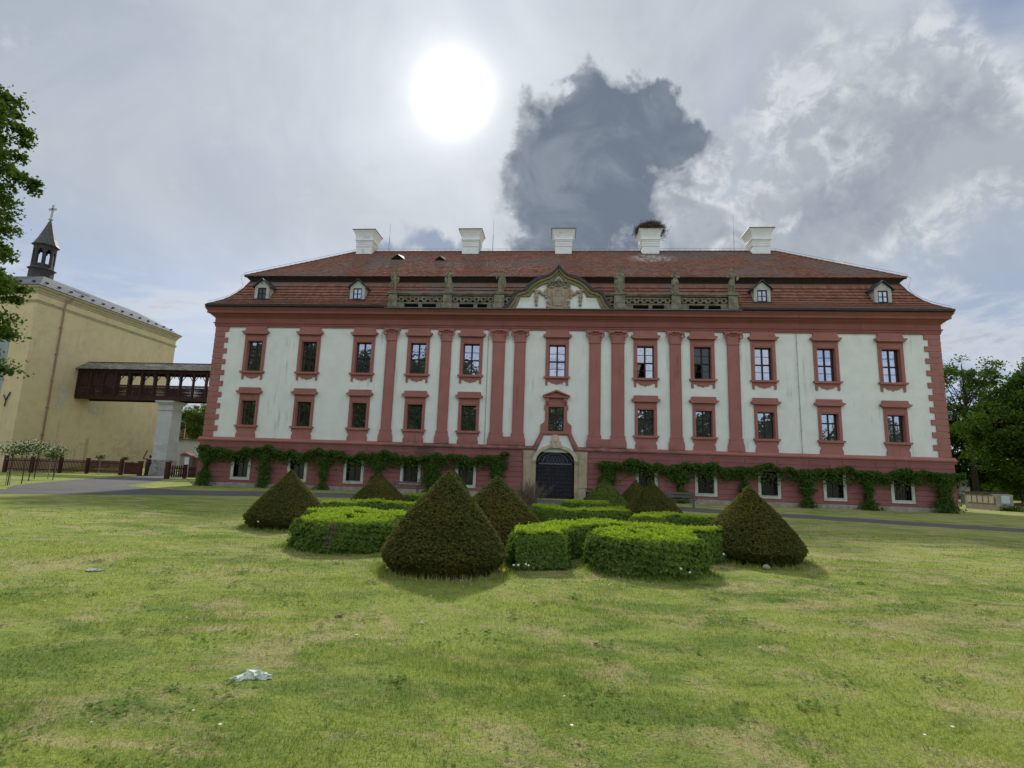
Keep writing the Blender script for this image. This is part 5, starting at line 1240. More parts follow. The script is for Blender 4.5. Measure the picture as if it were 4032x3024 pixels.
# flat weeds and clover in the sward, and blown-in bits of leaf
def weeds():
    g = np.random.default_rng(31); V = []; B = []
    for k in range(420):
        a = g.uniform(-.85, .85)+YAW; r = math.sqrt(g.uniform(2.2, 150)); x, y = CAM.x+r*math.sin(a), CAM.y+r*math.cos(a)
        if min(math.hypot(x-cx, y-cy) for cx, cy in ((-1.8, -28.02), (1.7, -26.93), (-4.3, -25.8), (4.2, -25.2), (-7.2, -22.8))) < 1.3: continue
        n = int(g.integers(7, 30)); s = g.uniform(.04, .16); P = np.stack([g.normal(x, s, n), g.normal(y, s, n), g.uniform(.012, .035, n)], 1)
        V.append(leaf_cards(P, g.uniform(.018, .045), np.tile(np.array([[0, 0, 1.]]), (n, 1)), .35, .75, g))
    for k in range(260):
        a = g.uniform(-.85, .85)+YAW; r = math.sqrt(g.uniform(2.2, 140)); B.append((CAM.x+r*math.sin(a), CAM.y+r*math.cos(a), .022))
    tag(link('lawn_weeds', poly_mesh('lawn_weeds', np.concatenate(V), 4, 'weed')), kind='stuff')
    B = np.array(B); tag(link('leaf_litter', poly_mesh('leaf_litter', leaf_cards(B, .03, np.tile(np.array([[0, 0, 1.]]), (len(B), 1)), .5, .6, g), 4, 'dryleaf')), kind='stuff')
weeds()
# dandelion clocks on stalks
def clock():
    m = MB(); m.tube([(0, 0, 0), (.01, 0, .10), (.0, .01, .19)], .004, 4); s = m.mesh('stalk', 'stalk'); b = MB(); b.ball((0, .01, .205), .021, n=8, m=5); return s, b.mesh('seed_head', 'flower')
ST, HD = clock()
spots = [(-.62, -28.15, 'by the hedge end left of the front right drum'), (-.52, -28.22, 'by the hedge end left of the front right drum'), (-.42, -28.12, 'by the hedge end left of the front right drum'), (-.36, -28.2, 'by the hedge end left of the front right drum'),
         (2.12, -28.05, 'at the foot of the front right hedge drum'), (2.25, -28.1, 'at the foot of the front right hedge drum'), (3.35, -26.2, 'between the front right hedge and the broad yew cone'), (5.35, -25.4, 'right of the broad yew cone'), (5.25, -25.6, 'right of the broad yew cone'),
         (-6.5, -23.9, 'under the far left yew cone'), (-6.25, -23.85, 'under the far left yew cone'), (-6.05, -23.8, 'under the far left yew cone'), (-5.9, -23.8, 'under the far left yew cone'), (-7.9, -23.7, 'under the far left yew cone'), (-7.4, -23.95, 'under the far left yew cone')]
for x, y, where in spots:
    t = thing('dandelion', 'white dandelion clock '+where, 'dandelion', (x, y, 0), RNG.uniform(0, 6), 'dandelion clocks '+where)
    t.scale = (1, 1, RNG.uniform(.7, 1.15)); link('stalk', ST, t); link('seed_head', HD, t)
m = MB()
for k in range(6):
    a = k*math.pi/3; m.add([(0, 0, .13), (.03*math.cos(a-.5), .03*math.sin(a-.5), .17), (.022*math.cos(a), .022*math.sin(a), .215), (.03*math.cos(a+.5), .03*math.sin(a+.5), .17)], [(0, 1, 2, 3)])
t = thing('yellow_tulip', 'single yellow flower in the grass right of the largest yew cone', 'flower', (-.72, -28.75, 0)); m.build('petals', 'yellowflower', t); q = MB(); q.tube([(0, 0, 0), (0, 0, .14)], .005, 5); q.build('stalk', 'stalk', t)

# crumpled pale litter, folded and torn
def crumple(name, label, loc, sx, sy, h, rz, seed):
    """thin sheet crushed into sharp facets, one end lifted, the far edge torn"""
    g = np.random.default_rng(seed); m = MB(); nx, ny = 13, 7; V = []
    spine = np.cumsum(g.normal(0, .35, nx+1))*.25
    for i in range(nx+1):
        u = i/nx*2-1; wid = sy*(1-.55*abs(u)**2.5)*(1+.35*g.normal()*.5)
        for j in range(ny+1):
            v = j/ny*2-1; x = u*sx+g.normal(0, .08)*sx; y = v*wid+sy*.5*math.sin(u*2.6+seed)+g.normal(0, .10)*sy
            z = h*(1-.5*u*u)*(.55*(1-v*v)+.30*(1 if (i+j) % 2 else 0)*g.uniform(.3, 1)+.25*max(0, math.sin(u*6+v*3+seed)))
            V.append((x, y, max(.004, z*(1-.85*abs(v)**3))))
    F = []
    for i in range(nx):
        for j in range(ny):
            a, b, c, d = i*(ny+1)+j, (i+1)*(ny+1)+j, (i+1)*(ny+1)+j+1, i*(ny+1)+j+1
            if (j in (0, ny-1)) and g.uniform() < .28: continue
            F += [(a, b, c), (a, c, d)] if (i+j) % 2 else [(a, b, d), (b, c, d)]
    m.add(V, F); return tag(m.build(name, 'litter', None, loc, rz), label, 'litter')
crumple('crumpled_wrapper', 'large crumpled pale wrapper lying on the lawn in the left foreground', (-2.30, -33.0, -0.002), .15, .072, .06, .34, 8)
crumple('crumpled_wrapper', 'small flat pale scrap far left on the lawn', (-6.81, -29.5, .01), .12, .05, .04, .1, 5)
m = MB(); m.ball((0, 0, .016), .04, .026, .018, 7, 5); m.ball((.03, .012, .022), .022, .02, .016, 7, 5); m.ball((-.03, -.01, .012), .02, .016, .014, 7, 5)
tag(m.build('dry_leaf', 'dryleaf', None, (-2.34, -31.17, 0), .4, True), 'curled brown leaf on the grass below the largest cone', 'leaf')
m = MB(); m.ball((0, 0, .05), .065, .05, .05); m.ball((.05, 0, .04), .04, .04, .04)
tag(m.build('sand_stone', 'sandstone', None, (4.05, -26.4, 0), .2, True), 'small tan stone at the foot of the broad right yew cone', 'stone')

# dry bush in front of the portal
def dry_bush(x, y, r, h, label):
    g = RNG; root = thing('dry_bush', label, 'bush', (x, y, 0)); m = MB()
    for k in range(230):
        a = g.uniform(0, 6.28); s = abs(g.normal(0, .5)); b = np.array([.28*r*math.cos(a)*g.uniform(0, 1), .28*r*math.sin(a)*g.uniform(0, 1), 0]); L = h*g.uniform(.55, 1.12)
        d = np.array([math.cos(a)*s*.75, math.sin(a)*s*.75, 1.0]); p1 = b+d*L*.5; p2 = b+d*L+np.array([g.normal(0, .09), g.normal(0, .09), -.08*s*L])
        m.tube([b, p1, p2], [.011, .008, .003], 3, False)
        for q in range(3):
            t = g.uniform(.35, .9); o = b+(p2-b)*t; e = o+np.array([g.normal(0, .14), g.normal(0, .14), g.uniform(.05, .3)]); m.tube([o, e], [.006, .002], 3, False)
    tag(m.build('twigs', 'twig', root), kind='stuff'); q = MB()
    for k in range(6): a = k*1.05; q.tube([(.12*math.cos(a), .12*math.sin(a), 0), (.25*math.cos(a), .25*math.sin(a), .45)], [.025, .015], 5)
    q.build('stems', 'bark', root)
dry_bush(-1.25, -12.2, 1.15, 1.30, 'leafless brown twiggy bush before the left side of the portal')

# ------------------------------------------------------------------ benches, bin
def bench(x, y, rz, label):
    t = thing('park_bench', label, 'bench', (x, y, 0), rz, 'slatted benches along the palace front')
    for k in range(4): m = MB(); m.box(-.92, .92, -.28+k*.13, -.17+k*.13, .42, .455); m.build('seat_slat', 'bench', t)
    for z in (.56, .72): m = MB(); m.add([(-.92, .28+(z-.4)*.25, z), (.92, .28+(z-.4)*.25, z), (.92, .31+(z-.27)*.25, z+.12), (-.92, .31+(z-.27)*.25, z+.12), (-.92, .32+(z-.4)*.25, z), (.92, .32+(z-.4)*.25, z), (.92, .35+(z-.27)*.25, z+.12), (-.92, .35+(z-.27)*.25, z+.12)], [(0, 1, 2, 3), (7, 6, 5, 4), (0, 4, 5, 1), (3, 2, 6, 7), (0, 3, 7, 4), (1, 5, 6, 2)]); m.build('back_slat', 'bench', t)
    for s_ in (-.78, .78):
        m = MB(); m.tube([(s_, -.27, 0), (s_, -.25, .41), (s_, .26, .41), (s_, .30, .0)], .022, 6); m.tube([(s_, .26, .41), (s_, .44, .86)], .022, 6); m.build('leg', 'iron', t)
    m = MB()
    for s_ in (-.90, .90): m.tube([(s_, -.26, .42), (s_, -.27, .62), (s_, .30, .64)], .018, 6)
    m.build('armrests', 'iron', t)
bench(-9.5, -2.95, 0.05, 'bench left of the door under the barred window')
bench(7.05, -5.5, -.12, 'bench right of the yew cones under the barred window')
bench(3.95, -2.9, -.05, 'bench just right of the bin, mostly behind the green cone')
t = thing('litter_bin', 'dark square litter bin beside the right foot of the stone portal', 'bin', (2.18, -1.95, 0))
m = MB(); m.frus(0, 0, .12, .66, .17, .17, .20, .20); m.build('body', 'door', t); m = MB(); m.box(-.22, .22, -.22, .22, .74, .80); m.build('lid', 'gutter', t); m = MB(); m.box(-.205, .205, -.205, .205, .58, .64); m.build('rim', 'lead', t)
m = MB()
for a in (-.18, .18): m.box(a-.015, a+.015, -.015, .015, 0, .76)
m.build('post', 'iron', t)
# ------------------------------------------------------------------ church on the left
church = thing('church', 'tall ochre church with tin roof and dark ridge turret at the left edge', 'church')
XC, Y0, Y1, ZE = -55.8, 14.1, 35.5, 19.9; XW = -78.0
m = MB(); m.box(XW, XC, Y0, Y1, 0, 19.2); m.build('wall', 'yellow', church)
def corn(prof, name, mat):
    m = MB(); n = len(prof); V = []
    for o, z in prof: V += [(XW, Y0-o, z), (XC+o, Y0-o, z), (XC+o, Y1+o, z), (XW, Y1+o, z)]
    m.add(V, [(i*4+k, i*4+k+1, (i+1)*4+k+1, (i+1)*4+k) for i in range(n-1) for k in range(3)]); return m.build(name, mat, church)
corn([(0, 18.02), (.10, 18.04), (.10, 18.10), (.06, 18.12), (.06, 18.18), (.14, 18.22), (.14, 18.30), (0, 18.34)], 'string_course', 'yellowtrim')
corn([(0, 19.0), (.08, 19.03), (.10, 19.2), (.22, 19.34), (.24, 19.5), (.42, 19.62), (.46, 19.80), (0.3, 19.86)], 'eaves_cornice', 'yellowtrim')
m = MB(); D_ = 4.2
V = [(XW, Y0-.56, 19.84), (XC+.56, Y0-.56, 19.84), (XC+.56, Y1+.56, 19.84), (XW, Y1+.56, 19.84), (XW, Y0-.56+D_, 22.25), (XC+.56-D_, Y0-.56+D_, 22.25), (XC+.56-D_, Y1+.56-D_, 22.25), (XW, Y1+.56-D_, 22.25), (XW, (Y0+Y1)/2, 22.6), (XC-9, (Y0+Y1)/2, 22.6)]
m.add(V, [(0, 1, 5, 4), (1, 2, 6, 5), (2, 3, 7, 6), (4, 5, 9, 8), (5, 6, 9), (6, 7, 8, 9)])
croof = m.build('roof', 'tin', church)
m = MB(); e = XC+.57
for k in range(24): y = Y0+.2+k*.88; m.add([(e, y, 19.86), (e-D_, y+0, 22.27), (e-D_, y+.03, 22.27), (e, y+.03, 19.90)], [(0, 1, 2, 3)])
m.build('standing_seams', 'tin', croof)
for k in range(14):
    y = Y0+1.0+k*1.5; q = MB(); q.box(e-.95, e-.75, y-.14, y+.14, 20.42, 20.58); q.build('snow_guard', 'gutter', croof)
for k in range(3):
    x = XC-1.2-k*1.6; q = MB(); q.box(x-.14, x+.14, Y0+.25, Y0+.45, 20.42, 20.58); q.build('snow_guard', 'gutter', croof)
q = MB(); q.add([(e-2.5, Y0+6.2, 21.32), (e-2.5, Y0+8.4, 21.32), (e-2.9, Y0+8.4, 21.62), (e-2.9, Y0+6.2, 21.62)], [(0, 1, 2, 3)]); q.build('skylight', 'dullglass', croof)
# turret
TX, TY = -61.9, 19.6
tu = MB(); tu.lathe([(1.2, 21.6), (1.18, 23.7)], 8, (TX, TY, 0))
tu = tu.build('turret', 'turret', church)
m = MB(); m.lathe([(1.18, 23.62), (1.38, 23.70), (1.38, 23.80), (1.16, 23.90)], 8, (TX, TY, 0)); m.build('turret_cornice', 'spire', tu)
m = MB()
for k in range(8):
    a0 = 2*math.pi*k/8; a1 = 2*math.pi*(k+1)/8; P0 = Vector((TX+1.1*math.cos(a0), TY+1.1*math.sin(a0), 0)); P1 = Vector((TX+1.1*math.cos(a1), TY+1.1*math.sin(a1), 0)); E_ = P1-P0
    def qd(f0, f1, z0, z1): 
        a, b = P0+E_*f0, P0+E_*f1; c = Vector((TX, TY, 0)); ai, bi = a+(c-a)*.15, b+(c-b)*.15
        m.add([(a.x, a.y, z0), (b.x, b.y, z0), (b.x, b.y, z1), (a.x, a.y, z1), (ai.x, ai.y, z0), (bi.x, bi.y, z0), (bi.x, bi.y, z1), (ai.x, ai.y, z1)], [(0, 1, 2, 3), (5, 4, 7, 6), (0, 3, 7, 4), (1, 5, 6, 2), (3, 2, 6, 7)])
    qd(0, .2, 23.85, 26.7); qd(.8, 1, 23.85, 26.7); qd(.2, .8, 23.85, 24.35); qd(.2, .34, 25.9, 26.7); qd(.66, .8, 25.9, 26.7); qd(.34, .66, 26.15, 26.7)
m.build('lantern', 'turret', tu)
m = MB(); m.lathe([(1.2, 26.62), (1.38, 26.72), (1.18, 26.98), (.86, 27.7), (.46, 28.9), (.16, 29.9), (.08, 30.05)], 8, (TX, TY, 0)); m.build('spire', 'spire', tu)
m = MB(); m.lathe([(.08, 30.0), (.2, 30.12), (.26, 30.22), (.1, 30.36), (.07, 30.6)], 8, (TX, TY, 0)); m.box(TX-.10, TX+.10, TY-.06, TY+.06, 30.5, 32.1); m.box(TX-.48, TX+.48, TY-.06, TY+.06, 31.42, 31.66)
m.build('cross', 'cross', tu)
# drainpipe with hopper bend
m = MB(); m.tube([(XC+.46, 17.9, 19.75), (XC+.42, 17.75, 19.4), (XC+.2, 17.3, 18.95), (XC+.16, 17.25, 18.5), (XC+.12, 17.25, .3)], .085, 7)
for z in (4, 7, 10, 13, 16): m.box(XC, XC+.2, 17.12, 17.38, z-.05, z+.05)
m.build('drainpipe', 'drain', church)
q = MB(); q.box(XC+.01, XC+.03, 18.4, 19.5, 7.2, 9.6); q.build('plaster_patch', 'patch', church); q = MB(); q.box(XC+.012, XC+.03, 22.6, 24.0, 7.0, 8.0); q.build('plaster_patch', 'patch', church)
q = MB(); q.box(XC+.01, XC+.03, 22.9, 23.3, .5, 4.0); q.build('plaster_patch', 'yellowtrim', church)
# front: blue-grey arched field, mouldings, window
m = MB(); pts = [(-72.5, 1.5), (-58.1, 1.5), (-58.1, 13.2)]+[(-65.3+7.2*math.cos(R(a)), 13.2+3.4*math.sin(R(a))) for a in range(8, 180, 8)]+[(-72.5, 13.2)]
m.prism(pts, Y0-.03, Y0+.05); m.build('arched_field', 'greyblue', church)
m = MB()
for i in range(18):
    a0, a1 = R(i*10), R(i*10+10); c = (-60.6, 12.0); f = lambda r, a: (c[0]+r*math.cos(a), c[1]+r*math.sin(a))
    if i < 18: m.prism([f(1.0, a0), f(1.5, a0), f(1.5, a1), f(1.0, a1)], Y0-.22, Y0); m.prism([f(1.5, a0), f(1.72, a0), f(1.72, a1), f(1.5, a1)], Y0-.32, Y0)
m.box(-62.1, -59.1, Y0-.3, Y0, 8.8, 9.0); m.box(-62.0, -61.6, Y0-.2, Y0, 9.0, 12); m.box(-59.6, -59.2, Y0-.2, Y0, 9.0, 12); m.box(-62.3, -58.9, Y0-.4, Y0, 8.5, 8.8)
w = m.build('window', 'yellowtrim', church); q = MB(); q.box(-61.6, -59.6, Y0-.06, Y0-.04, 9.0, 12.9); q.build('pane', 'dullglass', w)
q = MB(); q.tube([(-57.6, Y0-.05, 7.9), (-57.2, Y0-.12, 7.3), (-56.9, Y0-.05, 8.2)], .07, 5); q.tube([(-57.2, Y0-.1, 7.3), (-57.25, Y0-.1, 6.7)], .06, 5); q.build('wall_anchor', 'gutter', church)
q = MB(); q.box(-58.0, -57.2, Y0-.03, Y0-.01, .6, 2.0); q.build('notice_panel', 'concrete', church)

# ------------------------------------------------------------------ covered timber bridge and its pier
BX0, BX1, BY0, BY1 = XC+.06, -HW-.02, 20.4, 22.6
bridge = thing('covered_bridge', 'covered dark timber footbridge with shingle roof linking the church and the palace', 'bridge')
m = MB(); m.box(BX0, BX1, BY0-.05, BY0+.2, 8.42, 8.72); m.box(BX0, BX1, BY1-.2, BY1+.05, 8.42, 8.72); m.box(BX0, BX1, BY0+.2, BY1-.2, 8.60, 8.75); m.build('deck', 'timber', bridge)
nb = 10; xs = [BX0+.15+i*(BX1-BX0-.3)/nb/1.0 for i in range(nb+1)]
pit = 1.55; npost = int((BX1-BX0)/pit)
XP = [BX0+.12+i*(BX1-BX0-.24)/npost for i in range(npost+1)]
for side, y in ((0, BY0), (1, BY1)):
    m = MB(); m.box(BX0, BX1, y-.07, y+.07, 10.02, 10.16); m.box(BX0, BX1, y-.06, y+.06, 8.74, 8.90); m.build('rail', 'timber', bridge)
    m = MB(); m.box(BX0, BX1, y-.09, y+.09, 11.55, 11.98); m.build('wall_plate', 'timber', bridge)
    for i, x in enumerate(XP):
        m = MB(); m.box(x-.10, x+.10, y-.10, y+.10, 8.72, 11.6); m.build('post', 'timber', bridge)
        if i == npost: break
        x1 = XP[i+1]; q = MB(); mid = (x+x1)/2
        if side == 0:
            for s_, xx in ((1, x+.1), (-1, x1-.1)):
                q = MB(); q.tube([(xx, y, 10.95), (xx+s_*.16, y, 11.28), (xx+s_*.5, y, 11.56)], .05, 5); q.tube([(xx+s_*.04, y, 10.7), (xx+s_*.04, y, 11.0)], .035, 5)
                if s_ == 1: q.build('bracket', 'timber', bridge)
            if i % 2: q.build('bracket', 'timber', bridge); q = MB(); q.lathe([(.10, .62), (.09, .45), (.11, .40), (.06, .30), (.08, .22), (.02, .0)], 6, (mid, y, 10.95))
            q.build('bracket', 'timber', bridge)
        else:
            for s_, xx in ((1, x+.1), (-1, x1-.1)): q = MB(); q.tube([(xx, y, 11.0), (xx+s_*.4, y, 11.56)], .045, 5); q.build('bracket', 'timber', bridge)
        # baluster boards: fretted planks with gaps
        bal_ = MB(); n = 9; wv = (x1-x-.2)/n
        for k in range(n):
            a = x+.1+k*wv; g_ = .026 if i % 3 else .036
            bal_.prism([(a+g_, 8.9), (a+wv-g_, 8.9), (a+wv-g_, 9.25), (a+wv-.055, 9.34), (a+wv-g_, 9.43), (a+wv-g_, 9.62), (a+wv-.055, 9.70), (a+wv-g_, 9.78), (a+wv-g_, 10.02), (a+g_, 10.02), (a+g_, 9.78), (a+.055, 9.70), (a+g_, 9.62), (a+g_, 9.43), (a+.055, 9.34), (a+g_, 9.25)], y-.025, y+.025)
        tag(bal_.build('baluster_boards', 'timber', bridge), kind='stuff')
m = MB(); m.box(BX0, BX0+5.2, BY0+.04, BY0+.09, 10.16, 11.56); m.build('boarded_end', 'timber', bridge)
yr = (BY0+BY1)/2
m = MB(); m.add([(BX0, BY0-.5, 11.88), (BX1, BY0-.5, 11.88), (BX1, yr, 12.92), (BX0, yr, 12.92), (BX0, BY1+.5, 11.88), (BX1, BY1+.5, 11.88)], [(0, 1, 2, 3), (3, 2, 5, 4)])
broof = m.build('roof', 'timber', bridge)
rr = random.Random(9); sh = MB(); nrow = 7
for r in range(nrow):
    x = BX0
    while x < BX1-.05:
        w = rr.uniform(.28, .8); x1 = min(x+w, BX1); t0, t1 = r/nrow, (r+1.25)/nrow; t1 = min(t1, 1.0)
        dz = rr.uniform(0, .02); Pq = lambda t, k: (BY0-.52+(yr-BY0+.52)*t, 11.88+1.04*t+k)
        a, b = Pq(t0, .075+dz), Pq(t1, .02); c = Pq(t0, .01)
        sh.add([(x+.008, a[0], a[1]), (x1-.008, a[0], a[1]), (x1-.008, b[0], b[1]), (x+.008, b[0], b[1]), (x+.008, c[0], c[1]), (x1-.008, c[0], c[1])], [(0, 1, 2, 3), (4, 5, 1, 0), (4, 0, 3), (1, 5, 2)]); x = x1
tag(sh.build('shingles', 'shingle', broof), kind='stuff')
m = MB(); m.box(BX0, BX1, yr-.08, yr+.08, 12.93, 13.0); m.build('ridge_board', 'timber', broof)
pier = thing('bridge_pier', 'tall white rendered pier with moulded cap under the timber bridge', 'pier', (-44.5, 21.4, 0))
m = MB(); m.frus(0, 0, 1.75, 7.35, .86, .86, .82, .82); m.build('shaft', 'pier', pier)
m = MB(); m.frus(0, 0, 0, 1.72, .90, .90, .90, .90); m.build('footing', 'pierfoot', pier)
m = MB(); m.frus(0, 0, 7.34, 7.46, .92, .92, .94, .94); m.frus(0, 0, 7.46, 8.0, .84, .84, .86, .9); m.frus(0, 0, 8.0, 8.2, .9, 1.0, 1.0, 1.2); m.frus(0, 0, 8.2, 8.41, 1.02, 1.25, 1.06, 1.3); m.build('cap', 'pier', pier)

# raised grass bank behind the fence
m = MB(); V = []; nx, ny = 18, 12
for i in range(nx+1):
    for j in range(ny+1):
        x = XC+.0+i*.62; y = 16.0+j*1.9; f = min(1, max(0, (y-17.5)/5))*min(1, max(0, (-45.4-x)/2.2)); V.append((x, y, .65*f*f*(3-2*f)-.02))
m.add(V, [(i*(ny+1)+j, (i+1)*(ny+1)+j, (i+1)*(ny+1)+j+1, i*(ny+1)+j+1) for i in range(nx) for j in range(ny)])
tag(m.build('grass_bank', 'lawn', smooth=True), kind='structure')

# ------------------------------------------------------------------ picket fences and gates
def pickets(root, a, b, h, z0=.12, n=None, boards=False, brace=False):
    a, b = Vector((*a, 0)), Vector((*b, 0)); d = b-a; L = d.length; u = d/L; v = Vector((-u.y, u.x, 0))
    n = n or max(3, int(L/(.115 if not boards else .30)))
    def slab(p0, p1, z_0, z_1, t, off=0.0):
        c = [p0+v*(off-t), p1+v*(off-t), p1+v*(off+t), p0+v*(off+t)]; mm = MB(); mm.add([(p.x, p.y, z_0) for p in c]+[(p.x, p.y, z_1) for p in c], [(3, 2, 1, 0), (4, 5, 6, 7), (0, 1, 5, 4), (1, 2, 6, 5), (2, 3, 7, 6), (3, 0, 4, 7)]); return mm
    for z in (.30, h-.30): slab(a, b, z, z+.09, .03, .045).build('rail', 'fence', root)
    w = .074 if not boards else .17
    for k in range(n):
        c = a+u*(L*(k+.5)/n); slab(c-u*w/2, c+u*w/2, z0, h, .011).build('picket', 'fence', root)
    if brace:
        mm = MB(); mm.tube([a+Vector((0, 0, .34))+v*.04, b+Vector((0, 0, h-.28))+v*.04], .04, 4); mm.build('brace', 'fence', root)
def fpost(root, p, h, s=.14):
    m = MB(); m.box(p[0]-s, p[0]+s, p[1]-s, p[1]+s, 0, h); m.box(p[0]-s-.03, p[0]+s+.03, p[1]-s-.03, p[1]+s+.03, h, h+.05); m.build('post', 'fence', root)
fence = thing('picket_fence', 'red brown picket fence with square posts running below the ochre church wall', 'fence')
FP = [(-54.4, 12.6), (-53.4, 14.4), (-52.2, 16.4), (-50.6, 18.0), (-46.0, 17.2)]
for p in FP: fpost(fence, p, 1.62, .13)
for a, b in zip(FP, FP[1:]): pickets(fence, a, b, 1.46)
gate = thing('picket_gate', 'red brown gate leaf with diagonal brace, standing open left of the pier', 'gate')
pickets(gate, (-45.7, 17.1), (-43.0, 16.0), 1.36, brace=True); fpost(gate, (-42.8, 15.9), 1.48, .16)
gate2 = thing('board_gate', 'broad board gate leaf on a thick post right of the pier', 'gate')
fpost(gate2, (-35.6, 10.3), 1.5, .16); pickets(gate2, (-35.62, 10.5), (-35.75, 12.8), 1.25, boards=True, brace=True); fpost(gate2, (-35.8, 13.0), 1.3, .12)
f2 = thing('picket_fence', 'short red brown picket fence between the board gate and the palace corner', 'fence')
pickets(f2, (-35.6, 13.2), (-26.2, 12.4), 1.15)
gp_ = thing('gate_pillar', 'small rendered gate pillar with saddle cap and white board, behind the board gate', 'pillar', (-40.3, 19.4, 0))
m = MB(); m.box(-.55, .55, -.4, .4, 0, 2.3); m.build('shaft', 'concrete', gp_); m = MB(); m.prism([(-.72, 2.3), (.72, 2.3), (.4, 2.46), (0, 2.62), (-.4, 2.46)], -.5, .5); m.build('cap', 'rooftile_plain', gp_); m = MB(); m.box(.05, .52, -.44, -.40, .6, 2.1); m.build('board', 'whitewall', gp_)
m = MB(); m.box(-40.3, -33, 19.6, 19.9, 0, 2.0); m.box(-40.4, -33, 19.5, 20.0, 2.0, 2.12); m2 = thing('brick_wall', 'dull red brick wall beside the gate pillar', 'wall'); m.build('masonry', 'brick', m2)

# bicycles leaning behind the fence
def bicycle(x, y, z, rz, label):
    t = thing('bicycle', label, 'bicycle', (x, y, z), rz, 'bicycles parked behind the fence')
    for cx in (-.52, .52):
        w = MB(); w.tube([(cx+.33*math.cos(k*math.pi/12), 0, .34+.33*math.sin(k*math.pi/12)) for k in range(25)], .034, 5, False); wh = w.build('wheel', 'tyre', t)
        s = MB()
        for k in range(8): a = k*math.pi/4; s.tube([(cx, 0, .34), (cx+.32*math.cos(a), 0, .34+.32*math.sin(a))], .004, 3, False)
        s.build('spokes', 'lamp', wh)
    f = MB(); f.tube([(-.52, 0, .34), (-.10, 0, .32), (.36, 0, .80), (-.20, 0, .86), (-.10, 0, .32)], .032, 5); f.tube([(-.52, 0, .34), (-.20, 0, .82)], .015, 5); f.tube([(.52, 0, .34), (.34, 0, .92)], .018, 5); f.build('frame', 'bike', t)
    h = MB(); h.tube([(.34, 0, .9), (.32, 0, 1.02), (.34, -.28, 1.04), (.22, -.30, 1.03)], .014, 5); h.tube([(.32, 0, 1.02), (.34, .28, 1.04), (.22, .30, 1.03)], .014, 5); h.build('handlebar', 'bike', t)
    s = MB(); s.ball((-.22, 0, .95), .13, .07, .04); s.tube([(-.2, 0, .84), (-.22, 0, .94)], .015, 5); s.build('saddle', 'tyre', t)
bicycle(-46.2, 19.2, .45, .25, 'bicycle parked behind the open gate leaf beside the carved figure'); bicycle(-51.5, 20.6, .66, .5, 'bicycle half hidden behind the long picket fence')
# carved figure
m = MB(); m.tube([(0, 0, 0), (.02, 0, .9), (.08, 0, 1.35), (.14, 0, 1.75)], [.2, .22, .26, .2], 10); m.ball((.22, 0, 2.02), .14, .14, .2); m.tube([(.05, 0, 1.72), (-.55, -.05, 1.82), (-.22, -.08, 2.52)], [.09, .08, .06], 7); m.ball((-.22, -.08, 2.6), .09, .08, .12); m.tube([(.2, .1, 1.7), (.38, .0, 1.3), (.2, -.15, 1.1)], [.09, .08, .06], 7); m.tube([(.02, 0, .7), (-.12, -.05, .0)], [.15, .12], 7)
o = link('carved_figure', remeshed(m, 'carved_figure', 'carved', .05), None, (-43.8, 18.1, .0)); tag(o, 'dark carved wooden figure raising one bent arm, beside the white pier', 'sculpture')

# wall, lamp, house beyond
m = MB(); m.box(-54, -37, 33.4, 33.8, 0, 4.55); w_ = m.build('boundary_wall', 'whitewall'); tag(w_, 'old white wall with tiled coping seen beneath the bridge', 'wall')
m = MB()
for k in range(56): x = -54+k*.305; m.prism([(x+.01, 4.56), (x+.295, 4.56), (x+.295, 4.66), (x+.15, 4.70), (x+.01, 4.66)], 33.1, 34.1)
tag(m.build('coping_tiles', 'rooftile_plain', w_), kind='stuff')
t = thing('street_lamp', 'grey street lamp with curved arm behind the white wall', 'lamp', (-54.4, 38, 0)); m = MB(); m.tube([(0, 0, 0), (0, 0, 6.9), (-.15, 0, 7.3), (-1.0, 0, 7.55)], [.09, .06, .05, .04], 7); m.build('pole', 'lamp', t); m = MB(); m.ball((-1.35, 0, 7.55), .55, .16, .12); m.build('head', 'lampglass', t)
hs = thing('house', 'brown roofed house behind the white wall, beside the palace corner', 'house', (-62.5, 52, 0)); m = MB(); m.box(-4, 5, -4, 4, 0, 5.5); m.build('wall', 'whitewall', hs); m = MB(); m.add([(-4.4, -4.5, 5.4), (5.4, -4.5, 5.4), (5.4, 0, 10), (-4.4, 0, 10), (-4.4, 4.5, 5.4), (5.4, 4.5, 5.4)], [(0, 1, 2, 3), (3, 2, 5, 4), (0, 3, 4), (1, 5, 2)]); m.build('roof', 'rooftile_plain', hs)

